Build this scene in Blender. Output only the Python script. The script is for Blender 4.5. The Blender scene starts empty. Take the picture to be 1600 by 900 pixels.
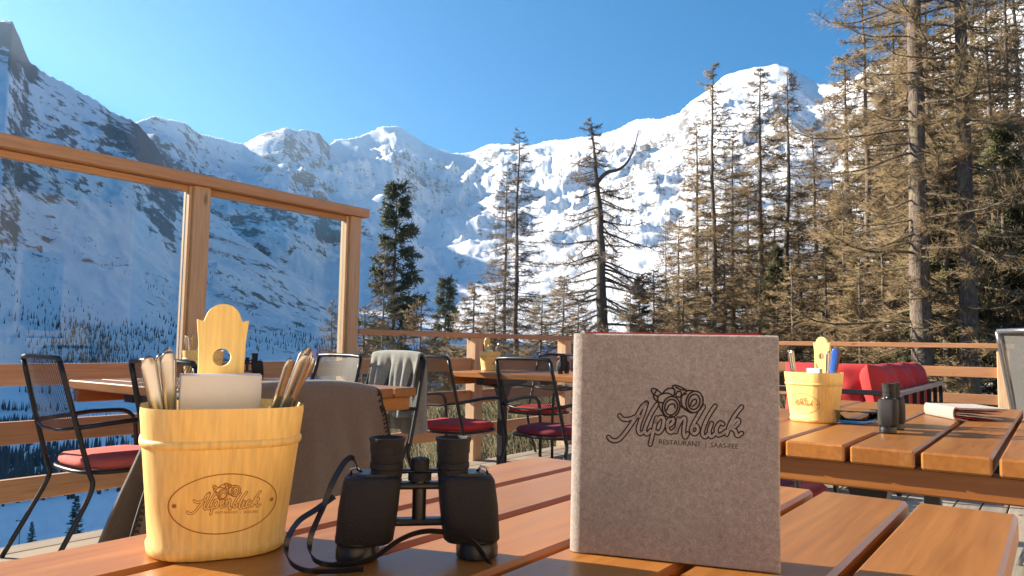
import bpy, bmesh, math, random
import numpy as np
from mathutils import Vector, Matrix

# ------------------------------------------------------------------ camera, sky, sun, exposure
SC = bpy.context.scene
COL = SC.collection
F = 1186.0
YAW, PITCH, ROLL = math.radians(35.8), math.radians(4.24), math.radians(1.0)
CAM = Vector((0, 0, 1.0))
fw = Vector((-math.sin(YAW)*math.cos(PITCH), math.cos(YAW)*math.cos(PITCH), math.sin(PITCH)))
rt0 = Vector((math.cos(YAW), math.sin(YAW), 0))
up0 = rt0.cross(fw)
rt = math.cos(ROLL)*rt0 + math.sin(ROLL)*up0
up = math.cos(ROLL)*up0 - math.sin(ROLL)*rt0
cd = bpy.data.cameras.new('camera')
cd.sensor_width = 36.0
cd.lens = F/1600*36.0
cd.clip_start = 0.02
cd.clip_end = 60000
cam = bpy.data.objects.new('camera', cd)
M = Matrix((rt, up, -fw)).transposed().to_4x4()
M.translation = CAM
cam.matrix_world = M
COL.objects.link(cam)
SC.camera = cam

SUN_EL, SUN_HEAD = 24.0, 254.0
SUN_POWER, SKY_POWER, EXPOSURE = 5.0, 0.067, 1.62
w = bpy.data.worlds.new('World')
SC.world = w
w.use_nodes = True
sky = w.node_tree.nodes.new('ShaderNodeTexSky')
sky.sky_type = 'NISHITA'
sky.sun_disc = False
sky.sun_elevation = math.radians(SUN_EL)
sky.sun_rotation = math.radians(SUN_HEAD)
sky.altitude = 1800
sky.air_density = 1.0
sky.dust_density = 1.0
sky.ozone_density = 5.0
grade = w.node_tree.nodes.new('ShaderNodeHueSaturation')
grade.inputs['Hue'].default_value = .490
grade.inputs['Saturation'].default_value = 1.42
w.node_tree.links.new(sky.outputs[0], grade.inputs['Color'])
w.node_tree.links.new(grade.outputs[0], w.node_tree.nodes['Background'].inputs[0])
w.node_tree.nodes['Background'].inputs[1].default_value = SKY_POWER
sl = bpy.data.lights.new('sun', 'SUN')
sl.energy = SUN_POWER
sl.angle = math.radians(0.5)
sl.color = (1.0, 0.88, 0.72)
sun = bpy.data.objects.new('sun', sl)
hd = math.radians(SUN_HEAD)
ce = math.cos(math.radians(SUN_EL))
TOSUN = Vector((math.sin(hd)*ce, math.cos(hd)*ce, math.sin(math.radians(SUN_EL))))
sun.rotation_euler = TOSUN.to_track_quat('Z', 'Y').to_euler()
sun.location = (0, 0, 60)
COL.objects.link(sun)
vs = SC.view_settings
vs.view_transform = 'Standard'
vs.look = 'None'
vs.gamma = 1.0
vs.exposure = EXPOSURE
vs.use_curve_mapping = False
SC.cycles.max_bounces = 8
SC.cycles.transparent_max_bounces = 24
SC.cycles.caustics_reflective = False
SC.cycles.caustics_refractive = False

R = math.radians
rng = np.random.default_rng(7)
random.seed(7)

# ------------------------------------------------------------------ materials
def srgb(h):
    v = [int(h[i:i+2], 16)/255 for i in (0, 2, 4)]
    return tuple(c/12.92 if c <= .04045 else ((c+.055)/1.055)**2.4 for c in v)

class Nodes:
    def __init__(self, name):
        self.m = bpy.data.materials.new(name)
        self.m.use_nodes = True
        self.t = self.m.node_tree
        self.p = self.t.nodes['Principled BSDF']
        self.out = self.t.nodes['Material Output']
    def n(self, kind, **kw):
        nd = self.t.nodes.new(kind)
        for k, v in kw.items():
            setattr(nd, k, v)
        return nd
    def l(self, a, b):
        self.t.links.new(a, b)
    def coord(self, kind='Object', scale=(1, 1, 1), rot=(0, 0, 0), obj_random=0.0):
        tc = self.n('ShaderNodeTexCoord')
        mp = self.n('ShaderNodeMapping')
        mp.inputs['Scale'].default_value = scale
        mp.inputs['Rotation'].default_value = rot
        if obj_random:
            oi = self.n('ShaderNodeObjectInfo')
            mul = self.n('ShaderNodeMath', operation='MULTIPLY')
            mul.inputs[1].default_value = obj_random
            self.l(oi.outputs['Random'], mul.inputs[0])
            add = self.n('ShaderNodeVectorMath', operation='ADD')
            self.l(tc.outputs[kind], add.inputs[0])
            cmb = self.n('ShaderNodeCombineXYZ')
            for i in range(3):
                self.l(mul.outputs[0], cmb.inputs[i])
            self.l(cmb.outputs[0], add.inputs[1])
            self.l(add.outputs[0], mp.inputs[0])
        else:
            self.l(tc.outputs[kind], mp.inputs[0])
        return mp.outputs[0]
    def noise(self, vec, scale, detail=4, rough=.55, dist=0.0):
        nd = self.n('ShaderNodeTexNoise')
        nd.inputs['Scale'].default_value = scale
        nd.inputs['Detail'].default_value = detail
        nd.inputs['Roughness'].default_value = rough
        nd.inputs['Distortion'].default_value = dist
        self.l(vec, nd.inputs['Vector'])
        return nd.outputs[0]
    def ramp(self, fac, stops):
        nd = self.n('ShaderNodeValToRGB')
        e = nd.color_ramp.elements
        while len(e) < len(stops):
            e.new(0.5)
        for el, (p, c) in zip(e, stops):
            el.position = p
            el.color = (*c, 1) if len(c) == 3 else c
        self.l(fac, nd.inputs[0])
        return nd.outputs[0]
    def mix(self, fac, a, b, mode='MIX'):
        nd = self.n('ShaderNodeMix', data_type='RGBA', blend_type=mode)
        for sock, v in ((nd.inputs[0], fac), (nd.inputs[6], a), (nd.inputs[7], b)):
            if hasattr(v, 'links') or hasattr(v, 'is_linked'):
                self.l(v, sock)
            elif isinstance(v, (int, float)):
                sock.default_value = v
            else:
                sock.default_value = (*v, 1)
        return nd.outputs[2]
    def bump(self, h, strength=.3, dist=.01):
        nd = self.n('ShaderNodeBump')
        nd.inputs['Strength'].default_value = strength
        nd.inputs['Distance'].default_value = dist
        self.l(h, nd.inputs['Height'])
        self.l(nd.outputs[0], self.p.inputs['Normal'])
    def base(self, c):
        if isinstance(c, tuple):
            self.p.inputs['Base Color'].default_value = (*c, 1)
        else:
            self.l(c, self.p.inputs['Base Color'])
    def set(self, **kw):
        for k, v in kw.items():
            self.p.inputs[k.replace('_', ' ')].default_value = v

MAT = {}
def simple(name, col, rough=.5, metal=0.0, var=.15, scale=30, bump=0.0, coat=0.0):
    k = Nodes(name)
    v = k.coord(obj_random=7.0)
    n = k.noise(v, scale, 4)
    k.base(k.ramp(n, [(.25, tuple(c*(1-var) for c in col)), (.75, tuple(min(1, c*(1+var)) for c in col))]))
    k.set(Roughness=rough, Metallic=metal)
    k.p.inputs['Coat Weight'].default_value = coat
    if bump:
        k.bump(n, bump, .002)
    MAT[name] = k.m
    return k

def wood(name, light, dark, axis, rough=.4, coat=0.0, grain=1.0, knots=False, worn=0.0):
    """grain runs along axis"""
    k = Nodes(name)
    s = [26.0, 26.0, 26.0]
    s[axis] = 1.3
    v = k.coord(scale=tuple(s), obj_random=13.0)
    big = k.noise(v, .55*grain, 3, .5, .6)
    fine = k.noise(v, 3.2*grain, 5, .6, .3)
    s2 = [90.0]*3
    s2[axis] = 3.0
    v2 = k.coord(scale=tuple(s2), obj_random=13.0)
    pore = k.noise(v2, 1.6, 3, .6)
    c = k.ramp(big, [(.3, dark), (.5, tuple((a+b)/2 for a, b in zip(light, dark))), (.68, light)])
    c = k.mix(.45, c, k.ramp(fine, [(.3, tuple(x*.72 for x in dark)), (.7, tuple(min(1, x*1.1) for x in light))]))
    c = k.mix(.22, c, k.ramp(pore, [(.35, tuple(x*.45 for x in dark)), (.55, light)]), 'MULTIPLY')
    oi = k.n('ShaderNodeObjectInfo')
    hsv = k.n('ShaderNodeHueSaturation')
    mr = k.n('ShaderNodeMapRange')
    mr.inputs['To Min'].default_value = .82
    mr.inputs['To Max'].default_value = 1.15
    k.l(oi.outputs['Random'], mr.inputs[0])
    k.l(mr.outputs[0], hsv.inputs['Value'])
    k.l(c, hsv.inputs['Color'])
    c = hsv.outputs[0]
    if knots:
        vk = k.n('ShaderNodeTexVoronoi')
        s3 = [9.0]*3
        s3[axis] = 3.2
        k.l(k.coord(scale=tuple(s3), obj_random=31.0), vk.inputs['Vector'])
        vk.inputs['Scale'].default_value = .8
        c = k.mix(k.ramp(vk.outputs['Distance'], [(.05, (1, 1, 1)), (.13, (0, 0, 0))]), c, tuple(x*.35 for x in dark))
    if worn:
        vw = k.coord(obj_random=3.0)
        nw = k.noise(vw, 9, 6, .7)
        c = k.mix(k.ramp(nw, [(.66, (0, 0, 0)), (.74, (worn, worn, worn))]), c, (.50, .40, .30))
    k.base(c)
    rr = k.ramp(fine, [(.2, (rough*.8,)*3), (.8, (min(1, rough*1.25),)*3)])
    k.l(rr, k.p.inputs['Roughness'])
    k.p.inputs['Coat Weight'].default_value = coat
    k.p.inputs['Coat Roughness'].default_value = .12
    k.bump(pore, .18 if rough > .4 else .07, .0015)
    MAT[name] = k.m

wood('table_wood_y', (.50, .215, .045), (.385, .145, .026), 1, .36, .06, 1.0, False, .30)
wood('table_wood_x', (.47, .20, .045), (.35, .125, .024), 0, .38, .03)
wood('rail_wood_y', (.68, .42, .225), (.56, .30, .145), 1, .55, 0, 1, True)
wood('rail_wood_x', (.58, .31, .15), (.44, .21, .09), 0, .55, 0, 1, True)
wood('post_wood', (.80, .58, .36), (.70, .46, .255), 2, .55, 0, 1, True)
wood('deck_wood', (.44, .37, .28), (.30, .245, .18), 1, .75, 0, 1, True)
wood('pale_wood', (.92, .71, .28), (.85, .60, .20), 2, .5, .03, 2.6)
wood('facade_wood', (.70, .50, .31), (.56, .37, .20), 2, .7)
simple('plaster', (.78, .70, .58), .9, 0, .04, 3)
simple('roof_slate', (.12, .11, .11), .8, 0, .2, 3)
simple('engraved_wood', (.36, .15, .035), .7, 0, .1)
simple('black_steel', (.022, .022, .024), .38, .3, .2, 60)
simple('grey_steel', (.30, .30, .31), .35, .8, .1, 60)
simple('stainless', (.38, .345, .31), .24, 1.0, .06, 40)
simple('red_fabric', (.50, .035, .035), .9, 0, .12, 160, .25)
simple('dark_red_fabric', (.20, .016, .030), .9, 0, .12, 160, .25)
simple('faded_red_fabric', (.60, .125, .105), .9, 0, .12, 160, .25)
simple('black_rubber', (.008, .0075, .0075), .6, 0, .3, 700, .8)
simple('black_plastic', (.013, .013, .014), .33, 0, .2, 90)
simple('lens_glass', (.02, .03, .05), .05, 0, 0)
simple('white_paper', (.80, .78, .75), .8, 0, .03, 60)
simple('red_paper', (.55, .03, .04), .8, 0, .08, 60)
simple('felt_ink', (.035, .018, .013), .9, 0, .2, 300)
simple('blue_plastic', (.03, .12, .50), .35, 0, .1)
simple('brown_handle', (.22, .085, .035), .4, 0, .2, 30)
simple('stitch_yarn', (.03, .025, .022), .95, 0, .2)

def felt(name, a, b, c, scale=1.0):
    k = Nodes(name)
    v = k.coord(obj_random=3.0)
    n1 = k.noise(v, 170*scale, 6, .75, .8)
    n2 = k.noise(v, 520*scale, 3, .7, 1.2)
    n3 = k.noise(v, 14*scale, 3, .5)
    col = k.ramp(n1, [(.32, a), (.5, b), (.68, c)])
    col = k.mix(.45, col, k.ramp(n2, [(.3, a), (.7, c)]))
    col = k.mix(.12, col, k.ramp(n3, [(.3, a), (.7, c)]))
    k.base(col)
    k.set(Roughness=.95)
    k.p.inputs['Sheen Weight'].default_value = .35
    k.p.inputs['Sheen Roughness'].default_value = .6
    mx = k.n('ShaderNodeMath', operation='ADD')
    k.l(n1, mx.inputs[0])
    k.l(n2, mx.inputs[1])
    k.bump(mx.outputs[0], .8, .0022)
    MAT[name] = k.m
felt('menu_felt', (.18, .138, .112), (.36, .300, .255), (.60, .53, .465))
felt('blanket_felt', (.075, .052, .040), (.11, .080, .062), (.155, .118, .094), .7)
felt('grey_wool', (.20, .19, .165), (.30, .285, .25), (.42, .40, .35), .5)

def mesh_mat(name, col, scale, hole):
    k = Nodes(name)
    k.base(col)
    k.set(Roughness=.4, Metallic=.4)
    v = k.coord(scale=(scale, scale, scale), rot=(0, 0, 0))
    sx = k.n('ShaderNodeSeparateXYZ')
    k.l(v, sx.inputs[0])
    def comb(op, a, b):
        m = k.n('ShaderNodeMath', operation=op)
        for i, q in enumerate((a, b)):
            if isinstance(q, (int, float)):
                m.inputs[i].default_value = q
            else:
                k.l(q, m.inputs[i])
        return m.outputs[0]
    yz = comb('ADD', sx.outputs[2], sx.outputs[1])
    a = comb('ADD', sx.outputs[0], yz)
    b = comb('SUBTRACT', sx.outputs[0], yz)
    fa = comb('ABSOLUTE', comb('SUBTRACT', comb('FRACT', a, 0), .5), 0)
    fb = comb('ABSOLUTE', comb('SUBTRACT', comb('FRACT', b, 0), .5), 0)
    mx = comb('MAXIMUM', fa, fb)
    solid = comb('GREATER_THAN', mx, hole)
    tr = k.n('ShaderNodeBsdfTransparent')
    ms = k.n('ShaderNodeMixShader')
    k.l(solid, ms.inputs[0])
    k.l(tr.outputs[0], ms.inputs[1])
    k.l(k.p.outputs[0], ms.inputs[2])
    k.l(ms.outputs[0], k.out.inputs[0])
    MAT[name] = k.m
mesh_mat('black_mesh', (.035, .035, .038), 75, .35)
mesh_mat('grey_mesh', (.26, .26, .25), 160, .22)

def pane_glass():
    k = Nodes('window_glass')
    gl = k.n('ShaderNodeBsdfGlossy')
    gl.inputs['Roughness'].default_value = .0
    tr = k.n('ShaderNodeBsdfTransparent')
    tr.inputs[0].default_value = (.93, .96, .95, 1)
    fr = k.n('ShaderNodeFresnel')
    fr.inputs[0].default_value = 1.30
    ms = k.n('ShaderNodeMixShader')
    k.l(fr.outputs[0], ms.inputs[0])
    k.l(tr.outputs[0], ms.inputs[1])
    k.l(gl.outputs[0], ms.inputs[2])
    k.l(ms.outputs[0], k.out.inputs[0])
    MAT['window_glass'] = k.m
    k = Nodes('clear_glass')
    k.base((.95, .95, .95))
    k.set(Roughness=.02, IOR=1.5)
    k.p.inputs['Transmission Weight'].default_value = 1.0
    MAT['clear_glass'] = k.m
pane_glass()

def terrain_mat():
    k = Nodes('snow_and_rock')
    at = k.n('ShaderNodeAttribute', attribute_name='rock')
    ah = k.n('ShaderNodeAttribute', attribute_name='heath')
    v = k.coord()
    n1 = k.noise(k.coord(scale=(1, 1, 2.2)), .030, 12, .76, .4)
    n2 = k.noise(v, .30, 6, .65)
    sm = k.n('ShaderNodeMath', operation='MULTIPLY_ADD')
    k.l(n1, sm.inputs[0]); sm.inputs[1].default_value = 2.1
    k.l(at.outputs['Fac'], sm.inputs[2])
    hm = k.n('ShaderNodeMapRange')
    k.l(sm.outputs[0], hm.inputs[0])
    hm.inputs[1].default_value, hm.inputs[2].default_value = 1.27, 1.41
    rockfac = hm.outputs[0]
    rock = k.ramp(n2, [(.3, (.085, .078, .075)), (.55, (.165, .148, .135)), (.75, (.26, .23, .20))])
    snow = k.ramp(n1, [(.3, (.66, .68, .72)), (.7, (.80, .81, .82))])
    col = k.mix(rockfac, snow, rock)
    v3 = k.coord(scale=(1, 1, 1))
    n3 = k.noise(v3, 1.7, 7, .7)
    n4 = k.noise(v3, 14, 5, .7)
    hs = k.n('ShaderNodeMath', operation='MULTIPLY_ADD')
    k.l(n3, hs.inputs[0]); hs.inputs[1].default_value = .9
    k.l(ah.outputs['Fac'], hs.inputs[2])
    hf = k.ramp(hs.outputs[0], [(.88, (0, 0, 0)), (.96, (1, 1, 1))])
    soil = k.ramp(n4, [(.3, (.035, .026, .016)), (.55, (.10, .075, .04)), (.75, (.17, .13, .075))])
    col = k.mix(hf, col, soil)
    k.base(col)
    k.set(Roughness=.8)
    ad = k.n('ShaderNodeMath', operation='MULTIPLY_ADD')
    k.l(n2, ad.inputs[0]); k.l(rockfac, ad.inputs[1]); k.l(n1, ad.inputs[2])
    k.bump(ad.outputs[0], .6, 3.0)
    MAT['snow_and_rock'] = k.m
terrain_mat()

def bark(name, a, b, c, lichen=0.0, scale=1.0):
    k = Nodes(name)
    v = k.coord(scale=(1, 1, .22), obj_random=20.0)
    n = k.noise(v, 26*scale, 6, .7, .5)
    n2 = k.noise(k.coord(obj_random=20.0), 2.4, 4, .6)
    col = k.ramp(n, [(.3, a), (.5, b), (.72, c)])
    if lichen:
        col = k.mix(k.ramp(n2, [(.52, (0, 0, 0)), (.66, (lichen,)*3)]), col, (.33, .33, .15))
    k.base(col)
    k.set(Roughness=.9)
    k.bump(n, 1.0, .03)
    MAT[name] = k.m
bark('larch_bark', (.075, .055, .042), (.19, .145, .115), (.33, .275, .225), .35)
bark('limb_bark', (.085, .065, .050), (.16, .125, .095), (.25, .20, .15), .7, 2)
bark('dead_bark', (.065, .055, .047), (.14, .12, .10), (.24, .21, .175), .1)

def twig_mat(name, stops, scale=.9):
    k = Nodes(name)
    v = k.coord(obj_random=20.0)
    n = k.noise(v, scale, 5, .7)
    k.base(k.ramp(n, stops))
    k.set(Roughness=.85)
    MAT[name] = k.m
twig_mat('larch_twigs', [(.32, (.130, .086, .046)), (.5, (.25, .175, .086)), (.68, (.36, .275, .138))])
twig_mat('grey_twigs', [(.32, (.10, .075, .058)), (.5, (.18, .140, .105)), (.68, (.27, .215, .16))])
twig_mat('spruce_needles', [(.32, (.030, .042, .024)), (.5, (.058, .072, .036)), (.68, (.10, .11, .055))], 1.6)
twig_mat('olive_needles', [(.32, (.035, .042, .016)), (.5, (.085, .085, .030)), (.68, (.15, .135, .05))], 1.6)
twig_mat('heath_twigs', [(.3, (.045, .045, .018)), (.5, (.12, .10, .04)), (.7, (.24, .185, .085))], 3)
twig_mat('far_trees', [(.3, (.045, .042, .042)), (.5, (.085, .078, .072)), (.7, (.15, .13, .11))], .02)

# ------------------------------------------------------------------ helpers
def tag(o, label=None, cat=None, group=None, kind=None):
    if label: o['label'] = label
    if cat: o['category'] = cat
    if group: o['group'] = group
    if kind: o['kind'] = kind
    return o

def empty(name, loc=(0, 0, 0), rz=0.0):
    o = bpy.data.objects.new(name, None)
    o.location = loc
    o.rotation_euler = (0, 0, rz)
    o.empty_display_size = .1
    COL.objects.link(o)
    return o

def obj(name, me, parent=None, loc=None, rot=None):
    o = bpy.data.objects.new(name, me)
    COL.objects.link(o)
    if parent: o.parent = parent
    if loc is not None: o.location = loc
    if rot is not None: o.rotation_euler = rot
    return o

def copy_tree(o, parent=None):
    c = o.copy()
    COL.objects.link(c)
    c.parent = parent
    for ch in o.children:
        copy_tree(ch, c)
    return c

class MB:
    def __init__(self):
        self.v, self.f = [], []
    def add(self, vs, fs):
        b = len(self.v)
        self.v += [tuple(p) for p in vs]
        self.f += [tuple(b+i for i in f) for f in fs]
        return self
    def box(self, x0, x1, y0, y1, z0, z1):
        return self.add([(x0, y0, z0), (x1, y0, z0), (x1, y1, z0), (x0, y1, z0), (x0, y0, z1), (x1, y0, z1), (x1, y1, z1), (x0, y1, z1)],
                        [(3, 2, 1, 0), (4, 5, 6, 7), (0, 1, 5, 4), (1, 2, 6, 5), (2, 3, 7, 6), (3, 0, 4, 7)])
    def tube(self, pts, r, n=8, cap=True, flat=None):
        """round tube along pts; r number or list; flat = (a, b) multipliers for an elliptic section"""
        pts = [Vector(p) for p in pts]
        m = len(pts)
        rs = r if isinstance(r, (list, tuple)) else [r]*m
        t0 = (pts[1]-pts[0]).normalized()
        ref = Vector((0, 0, 1)) if abs(t0.z) < .9 else Vector((1, 0, 0))
        nx = t0.cross(ref).normalized()
        vs, fs = [], []
        for i, p in enumerate(pts):
            t = (pts[min(i+1, m-1)]-pts[max(i-1, 0)]).normalized()
            nx = (nx - t*nx.dot(t)).normalized()
            ny = t.cross(nx)
            fa, fb = flat or (1, 1)
            for j in range(n):
                a = 2*math.pi*j/n
                vs.append(p + nx*math.cos(a)*rs[i]*fa + ny*math.sin(a)*rs[i]*fb)
        for i in range(m-1):
            for j in range(n):
                k = (j+1) % n
                fs.append((i*n+j, i*n+k, (i+1)*n+k, (i+1)*n+j))
        if cap:
            fs.append(tuple(range(n-1, -1, -1)))
            fs.append(tuple((m-1)*n+j for j in range(n)))
        return self.add(vs, fs)
    def rings(self, rings, close_top=True, close_bot=True):
        n = len(rings[0])
        vs = [p for r_ in rings for p in r_]
        fs = []
        for i in range(len(rings)-1):
            for j in range(n):
                k = (j+1) % n
                fs.append((i*n+j, i*n+k, (i+1)*n+k, (i+1)*n+j))
        if close_bot: fs.append(tuple(range(n-1, -1, -1)))
        if close_top: fs.append(tuple((len(rings)-1)*n+j for j in range(n)))
        return self.add(vs, fs)
    def lathe(self, prof, n=24, c=(0, 0, 0)):
        return self.rings([[(c[0]+r_*math.cos(2*math.pi*j/n), c[1]+r_*math.sin(2*math.pi*j/n), c[2]+z) for j in range(n)] for r_, z in prof])
    def prism(self, poly, y0, y1):
        """poly of (x, z) extruded along y"""
        n = len(poly)
        vs = [(x, y0, z) for x, z in poly] + [(x, y1, z) for x, z in poly]
        fs = [tuple(range(n)), tuple(range(2*n-1, n-1, -1))]
        for i in range(n):
            k = (i+1) % n
            fs.append((k, i, n+i, n+k))
        return self.add(vs, fs)
    def mesh(self, name, mat, smooth=False, bevel=0.0, segs=1):
        me = bpy.data.meshes.new(name)
        me.from_pydata(self.v, [], self.f)
        bm = bmesh.new()
        bm.from_mesh(me)
        bmesh.ops.recalc_face_normals(bm, faces=bm.faces)
        if bevel:
            es = [e for e in bm.edges if len(e.link_faces) == 2 and e.calc_face_angle(0) > .6]
            bmesh.ops.bevel(bm, geom=es, offset=bevel, segments=segs, affect='EDGES', profile=.5, clamp_overlap=True)
        bm.to_mesh(me)
        bm.free()
        if smooth:
            me.polygons.foreach_set('use_smooth', [True]*len(me.polygons))
            if smooth == 'auto':
                me.set_sharp_from_angle(angle=R(40))
        me.materials.append(MAT[mat])
        return me
    def build(self, name, mat, parent=None, smooth=False, bevel=0.0, segs=1, loc=None, rot=None):
        return obj(name, self.mesh(name, mat, smooth, bevel, segs), parent, loc, rot)

def np_mesh(name, verts, faces, mat, smooth=False):
    """verts (n,3), faces (m,k) numpy"""
    me = bpy.data.meshes.new(name)
    k = faces.shape[1]
    me.vertices.add(len(verts))
    me.vertices.foreach_set('co', np.ascontiguousarray(verts, dtype=np.float32).ravel())
    me.loops.add(faces.size)
    me.loops.foreach_set('vertex_index', np.ascontiguousarray(faces, dtype=np.int32).ravel())
    me.polygons.add(len(faces))
    me.polygons.foreach_set('loop_start', np.arange(0, faces.size, k, dtype=np.int32))
    me.polygons.foreach_set('loop_total', np.full(len(faces), k, dtype=np.int32))
    me.update(calc_edges=True)
    if smooth:
        me.polygons.foreach_set('use_smooth', np.ones(len(faces), dtype=bool))
    me.materials.append(MAT[mat])
    return me

def spline(pts, n):
    """Catmull-Rom through pts, n samples per span"""
    P = [Vector(p) for p in pts]
    P = [P[0]*2-P[1]] + P + [P[-1]*2-P[-2]]
    out = []
    for i in range(1, len(P)-2):
        for s in range(n):
            t = s/n
            a, b, c, d = P[i-1], P[i], P[i+1], P[i+2]
            out.append(.5*((2*b)+(c-a)*t+(2*a-5*b+4*c-d)*t*t+(3*b-a-3*c+d)*t**3))
    out.append(P[-2])
    return out

def ground_at(q_px, zc):
    """plan position of the bearing through picture column q_px at zc metres in front of the viewpoint"""
    q = (q_px-800)/F
    c, s = math.cos(YAW), math.sin(YAW)
    return zc*(c*q-s), zc*(c+s*q)

# ------------------------------------------------------------------ terrain
PERM = np.random.default_rng(3).permutation(512)
PERM = np.concatenate([PERM, PERM])
GA = np.random.default_rng(4).uniform(0, 2*np.pi, 512)
GX, GY = np.cos(GA), np.sin(GA)
def perlin(x, y):
    xi, yi = np.floor(x).astype(np.int64), np.floor(y).astype(np.int64)
    xf, yf = x-xi, y-yi
    xi, yi = xi & 511, yi & 511
    u, v = xf**3*(xf*(xf*6-15)+10), yf**3*(yf*(yf*6-15)+10)
    def g(ix, iy, dx, dy):
        h = PERM[PERM[ix & 511]+(iy & 511)]
        return GX[h]*dx+GY[h]*dy
    a, b = g(xi, yi, xf, yf), g(xi+1, yi, xf-1, yf)
    c, d = g(xi, yi+1, xf, yf-1), g(xi+1, yi+1, xf-1, yf-1)
    return ((a+(b-a)*u)*(1-v)+(c+(d-c)*u)*v)*1.4
def ridged(x, y, oct, gain=.5):
    s, amp, tot = 0, 1.0, 0
    for i in range(oct):
        s = s+amp*(1-np.abs(perlin(x*2**i+17*i, y*2**i-9*i)))**2
        tot += amp
        amp *= gain
    return s/tot
def fbm(x, y, oct, gain=.5):
    s, amp = 0, 1.0
    for i in range(oct):
        s = s+amp*perlin(x*2**i+31*i, y*2**i+7*i)
        amp *= gain
    return s
def sstep(a, b, x):
    t = np.clip((x-a)/(b-a), 0, 1)
    return t*t*(3-2*t)

def near_ground(x, y):
    brow = -4.7-4.5*sstep(3.0, 6.5, y)-5*sstep(9, 22, y)-.3*np.maximum(0, y-22)
    plat = -.85+.45*sstep(7.5, 10, y)+.035*np.clip(y-10, 0, 60)+.03*np.clip(x+2, 0, 60)*sstep(8, 14, y)
    d = np.maximum(0, brow-x)
    drop = 62*(1-np.exp(-d/140.0))+.35*np.minimum(d, 6)
    return plat-drop+.10*fbm(x*.35, y*.35, 4)*(1+.6*np.minimum(d, 40)*.1)-15*sstep(300, 1000, np.hypot(x, y))

def head_el(px, py):
    d = fw+rt*((px-800)/F)-up*((py-450)/F)
    return math.degrees(math.atan2(d.x, d.y)), d.z/math.hypot(d.x, d.y)

sky_px = [(0, 28), (20, 30), (36, 68), (45, 92), (70, 112), (100, 130), (150, 158), (175, 175), (205, 187)]
m2 = [(-180, math.tan(R(12))), (-150, math.tan(R(17))), (-130, math.tan(R(21.6))), (-117, math.tan(R(23.35))), (-104, math.tan(R(23.45))), (-92, math.tan(R(22.6))), (-80, math.tan(R(20)))]
m2 += [head_el(*p) for p in sky_px+[(218, 196), (240, 222), (280, 275), (330, 330), (420, 400), (500, 470), (560, 535)]]
m2 += [(head_el(600, 500)[0], -.03), (30, -.03), (180, .1)]
m1 = [(-180, .05), (-75, .08)] + [head_el(*p) for p in [(170, 215), (205, 190), (215, 188), (235, 183), (270, 185), (290, 190), (315, 207), (350, 215), (380, 222), (400, 215), (425, 205), (445, 198), (480, 203), (500, 207), (515, 222), (545, 214), (575, 208), (600, 195), (620, 193), (640, 207), (660, 224), (685, 235), (720, 237), (740, 234), (760, 226), (790, 223), (830, 224), (870, 219), (900, 214), (930, 210), (965, 200), (990, 190), (1030, 183), (1060, 175), (1078, 158), (1110, 137), (1130, 119), (1180, 105), (1215, 99), (1232, 103), (1252, 116), (1275, 126), (1310, 126), (1360, 105), (1430, 70), (1490, 40), (1600, -10)]] + [(10, math.tan(R(21))), (28, math.tan(R(9))), (80, .10), (180, .05)]
m1r = [(-180, 4000), (-72, 3600)] + [(head_el(p, 300)[0], r_) for p, r_ in [(205, 3500), (350, 4300), (450, 4700), (620, 7200), (760, 7400), (900, 6600), (1080, 5600), (1215, 5600), (1310, 5200), (1400, 4200), (1600, 3200)]] + [(30, 2600), (180, 3000)]
m2r = [(-180, 1500), (-130, 1650), (-90, 1700), (-70, 2000), (-60, 2300), (-52, 1900), (-44, 1500), (0, 1400), (180, 1400)]

def interp(tab, h):
    a = np.array(sorted(tab))
    return np.interp(h, a[:, 0], a[:, 1])

def terrain_height(hd_, r):
    """hd_ heading degrees, r metres, arrays of one shape"""
    x, y = r*np.sin(np.radians(hd_)), r*np.cos(np.radians(hd_))
    z = near_ground(x, y)
    zv = -76.0
    out = np.where(r < 700, z, z+(zv-z)*sstep(700, 1100, r))
    wx, wy = x+60*perlin(x/300, y/300), y+60*perlin(x/300+9, y/300)
    rg = ridged(wx/900, wy/900, 7, .55)
    rg2 = .6+.35*fbm(wx/230+5, wy/230, 6, .55)
    for tab, rt_, r0, pw, amp in ((m1, m1r, 1150.0, 1.35, .048), (m2, m2r, 780.0, 1.22, .040)):
        te = interp(tab, hd_)
        r1 = interp(rt_, hd_)
        t = np.clip((r-r0)/(r1-r0), 0, 1)
        zr = 1.0+te*r1
        zz = zv+(zr-zv)*t**pw
        env = np.minimum(1, t*2.2)*(1-.88*sstep(.72, 1.0, t))
        frame_amp = np.where(hd_ < -86, .25, 1.0)
        zz = zz+r*amp*(rg-.62)*env*frame_amp*1.6+r*amp*.28*(rg2-.6)*np.minimum(1, t*3)*(1-.65*sstep(.8, 1.0, t))*frame_amp
        back = np.maximum(0, r-r1)
        zz = zz-back*.55
        out = np.maximum(out, zz)
    return x, y, out

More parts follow.
